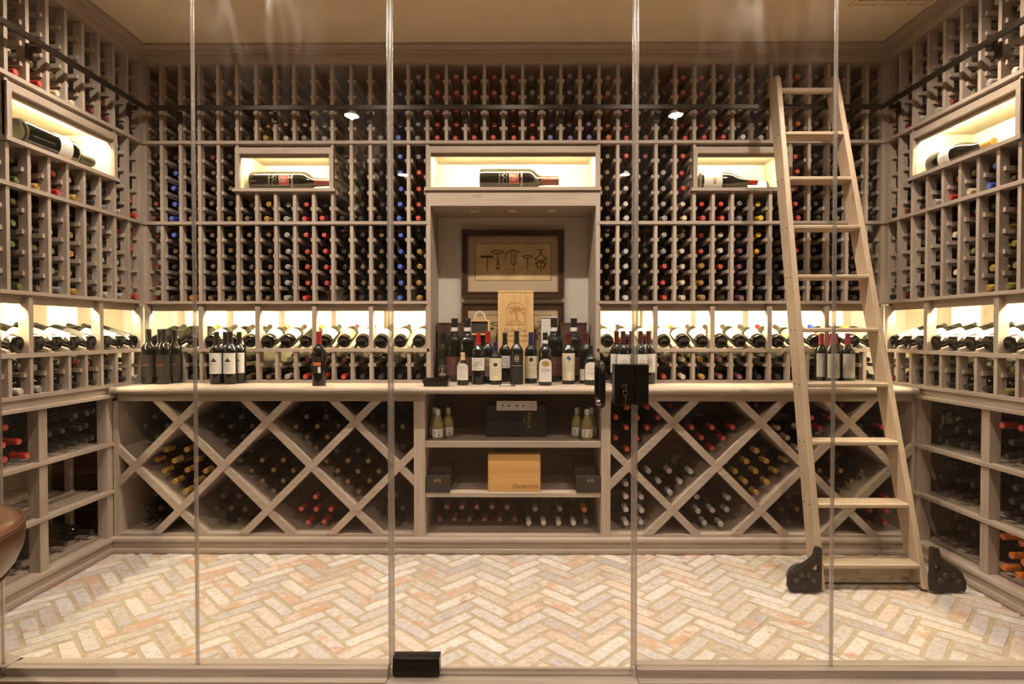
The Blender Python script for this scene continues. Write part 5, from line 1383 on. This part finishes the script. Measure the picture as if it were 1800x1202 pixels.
lc = MB().box(0.334, 0.3985, YG - 0.026, YG + 0.026, 0.920, 1.051).build('lock_case', BLKM, dr, bevel=0.0015)
MB().lathe([(0.014, 0), (0.014, 0.004), (0.011, 0.006)], 18).build('lock_cylinder', DARKM, lc, True, mat4=Matrix.Translation((0.366, YG - 0.026, 0.973)) @ Matrix.Rotation(math.pi / 2, 4, 'X'))
MB().box(0.4005, 0.445, YG - 0.026, YG + 0.026, 0.920, 1.051).build('strike_case', BLKM, w3, bevel=0.0015)
hp = MB().box(-0.392, -0.238, YG - 0.022, YG + 0.022, 0.0245, 0.084).build('hinge_patch', BLKM, dr, bevel=0.0015)
MB().box(-0.372, -0.258, YG - 0.028, YG - 0.0225, 0.062, 0.072).build('hinge_cover', BLKM, hp)
# keys
ky = empty('key_ring', (0.366, YG - 0.034, 0.97), 'small brass key ring and keys hanging from the door lock', 'keys')
MB().box(0.3655, 0.3675, YG - 0.052, YG - 0.032, 0.966, 0.986).build('key_in_lock', STEEL, ky)
MB().tube([(0.366 + 0.0085 * math.cos(t), YG - 0.042, 0.960 + 0.0085 * math.sin(t)) for t in [2 * math.pi * k / 18 for k in range(18)]], 0.0011, 6, close=True, upv=(0, 1, 0)).build('split_ring', BRASS, ky, True)
MB().box(0.3655, 0.3685, YG - 0.043, YG - 0.041, 0.938, 0.952).build('hanging_key', STEEL, ky)
MB().tube([(0.3665, YG - 0.042, 0.938), (0.3655, YG - 0.042, 0.925), (0.3645, YG - 0.042, 0.905)], 0.0011, 6).build('tag_cord', BRASS, ky, True)

# ------------------------------------------------------------------ leather tub chair, lower left, in front of the glass
ch = empty('leather_chair', (-1.62, 1.38, 0.0), 'brown leather tub chair at the lower left before the glass', 'chair')
cxm, cym = -1.62, 1.38
mb = MB(); n = 40; a0, a1 = math.radians(-60), math.radians(240)
prof = [(r_, z_ - 0.042) for r_, z_ in [(0.20, 0.36), (0.225, 0.43), (0.262, 0.50), (0.300, 0.545), (0.322, 0.575), (0.336, 0.61), (0.342, 0.65), (0.340, 0.672), (0.330, 0.684), (0.30, 0.690), (0.25, 0.682), (0.235, 0.65), (0.232, 0.42)]]
for i in range(n + 1):
    a = a0 + (a1 - a0) * i / n
    for r, z in prof: mb.v.append((cxm + r * math.cos(a), cym + r * math.sin(a), z))
m_ = len(prof)
for i in range(n):
    for k in range(m_ - 1): mb.face([i * m_ + k, (i + 1) * m_ + k, (i + 1) * m_ + k + 1, i * m_ + k + 1])
mb.face(list(range(m_))); mb.face([n * m_ + k for k in range(m_)][::-1])
mb.build('tub_back', LEATHER, ch, 50)
for r, z in ((0.302, 0.505), (0.338, 0.636)):
    MB().tube([(cxm + r * math.cos(a0 + (a1 - a0) * i / 40), cym + r * math.sin(a0 + (a1 - a0) * i / 40), z) for i in range(41)], 0.006, 8).build('piping', LEATHD, ch, True)
mb = MB().lathe([(0.20, 0.30), (0.228, 0.32), (0.232, 0.37), (0.21, 0.40), (0.12, 0.412)], 32)
mb.build('seat', LEATHER, ch, 50, mat4=Matrix.Translation((cxm, cym, 0)))
for a in (45, 135, 225, 315):
    x, y = cxm + 0.16 * math.cos(math.radians(a)), cym + 0.16 * math.sin(math.radians(a))
    MB().lathe([(0.014, 0.0), (0.022, 0.32)], 12).build('leg', FRAMEW, ch, True, mat4=Matrix.Translation((x, y, 0)))
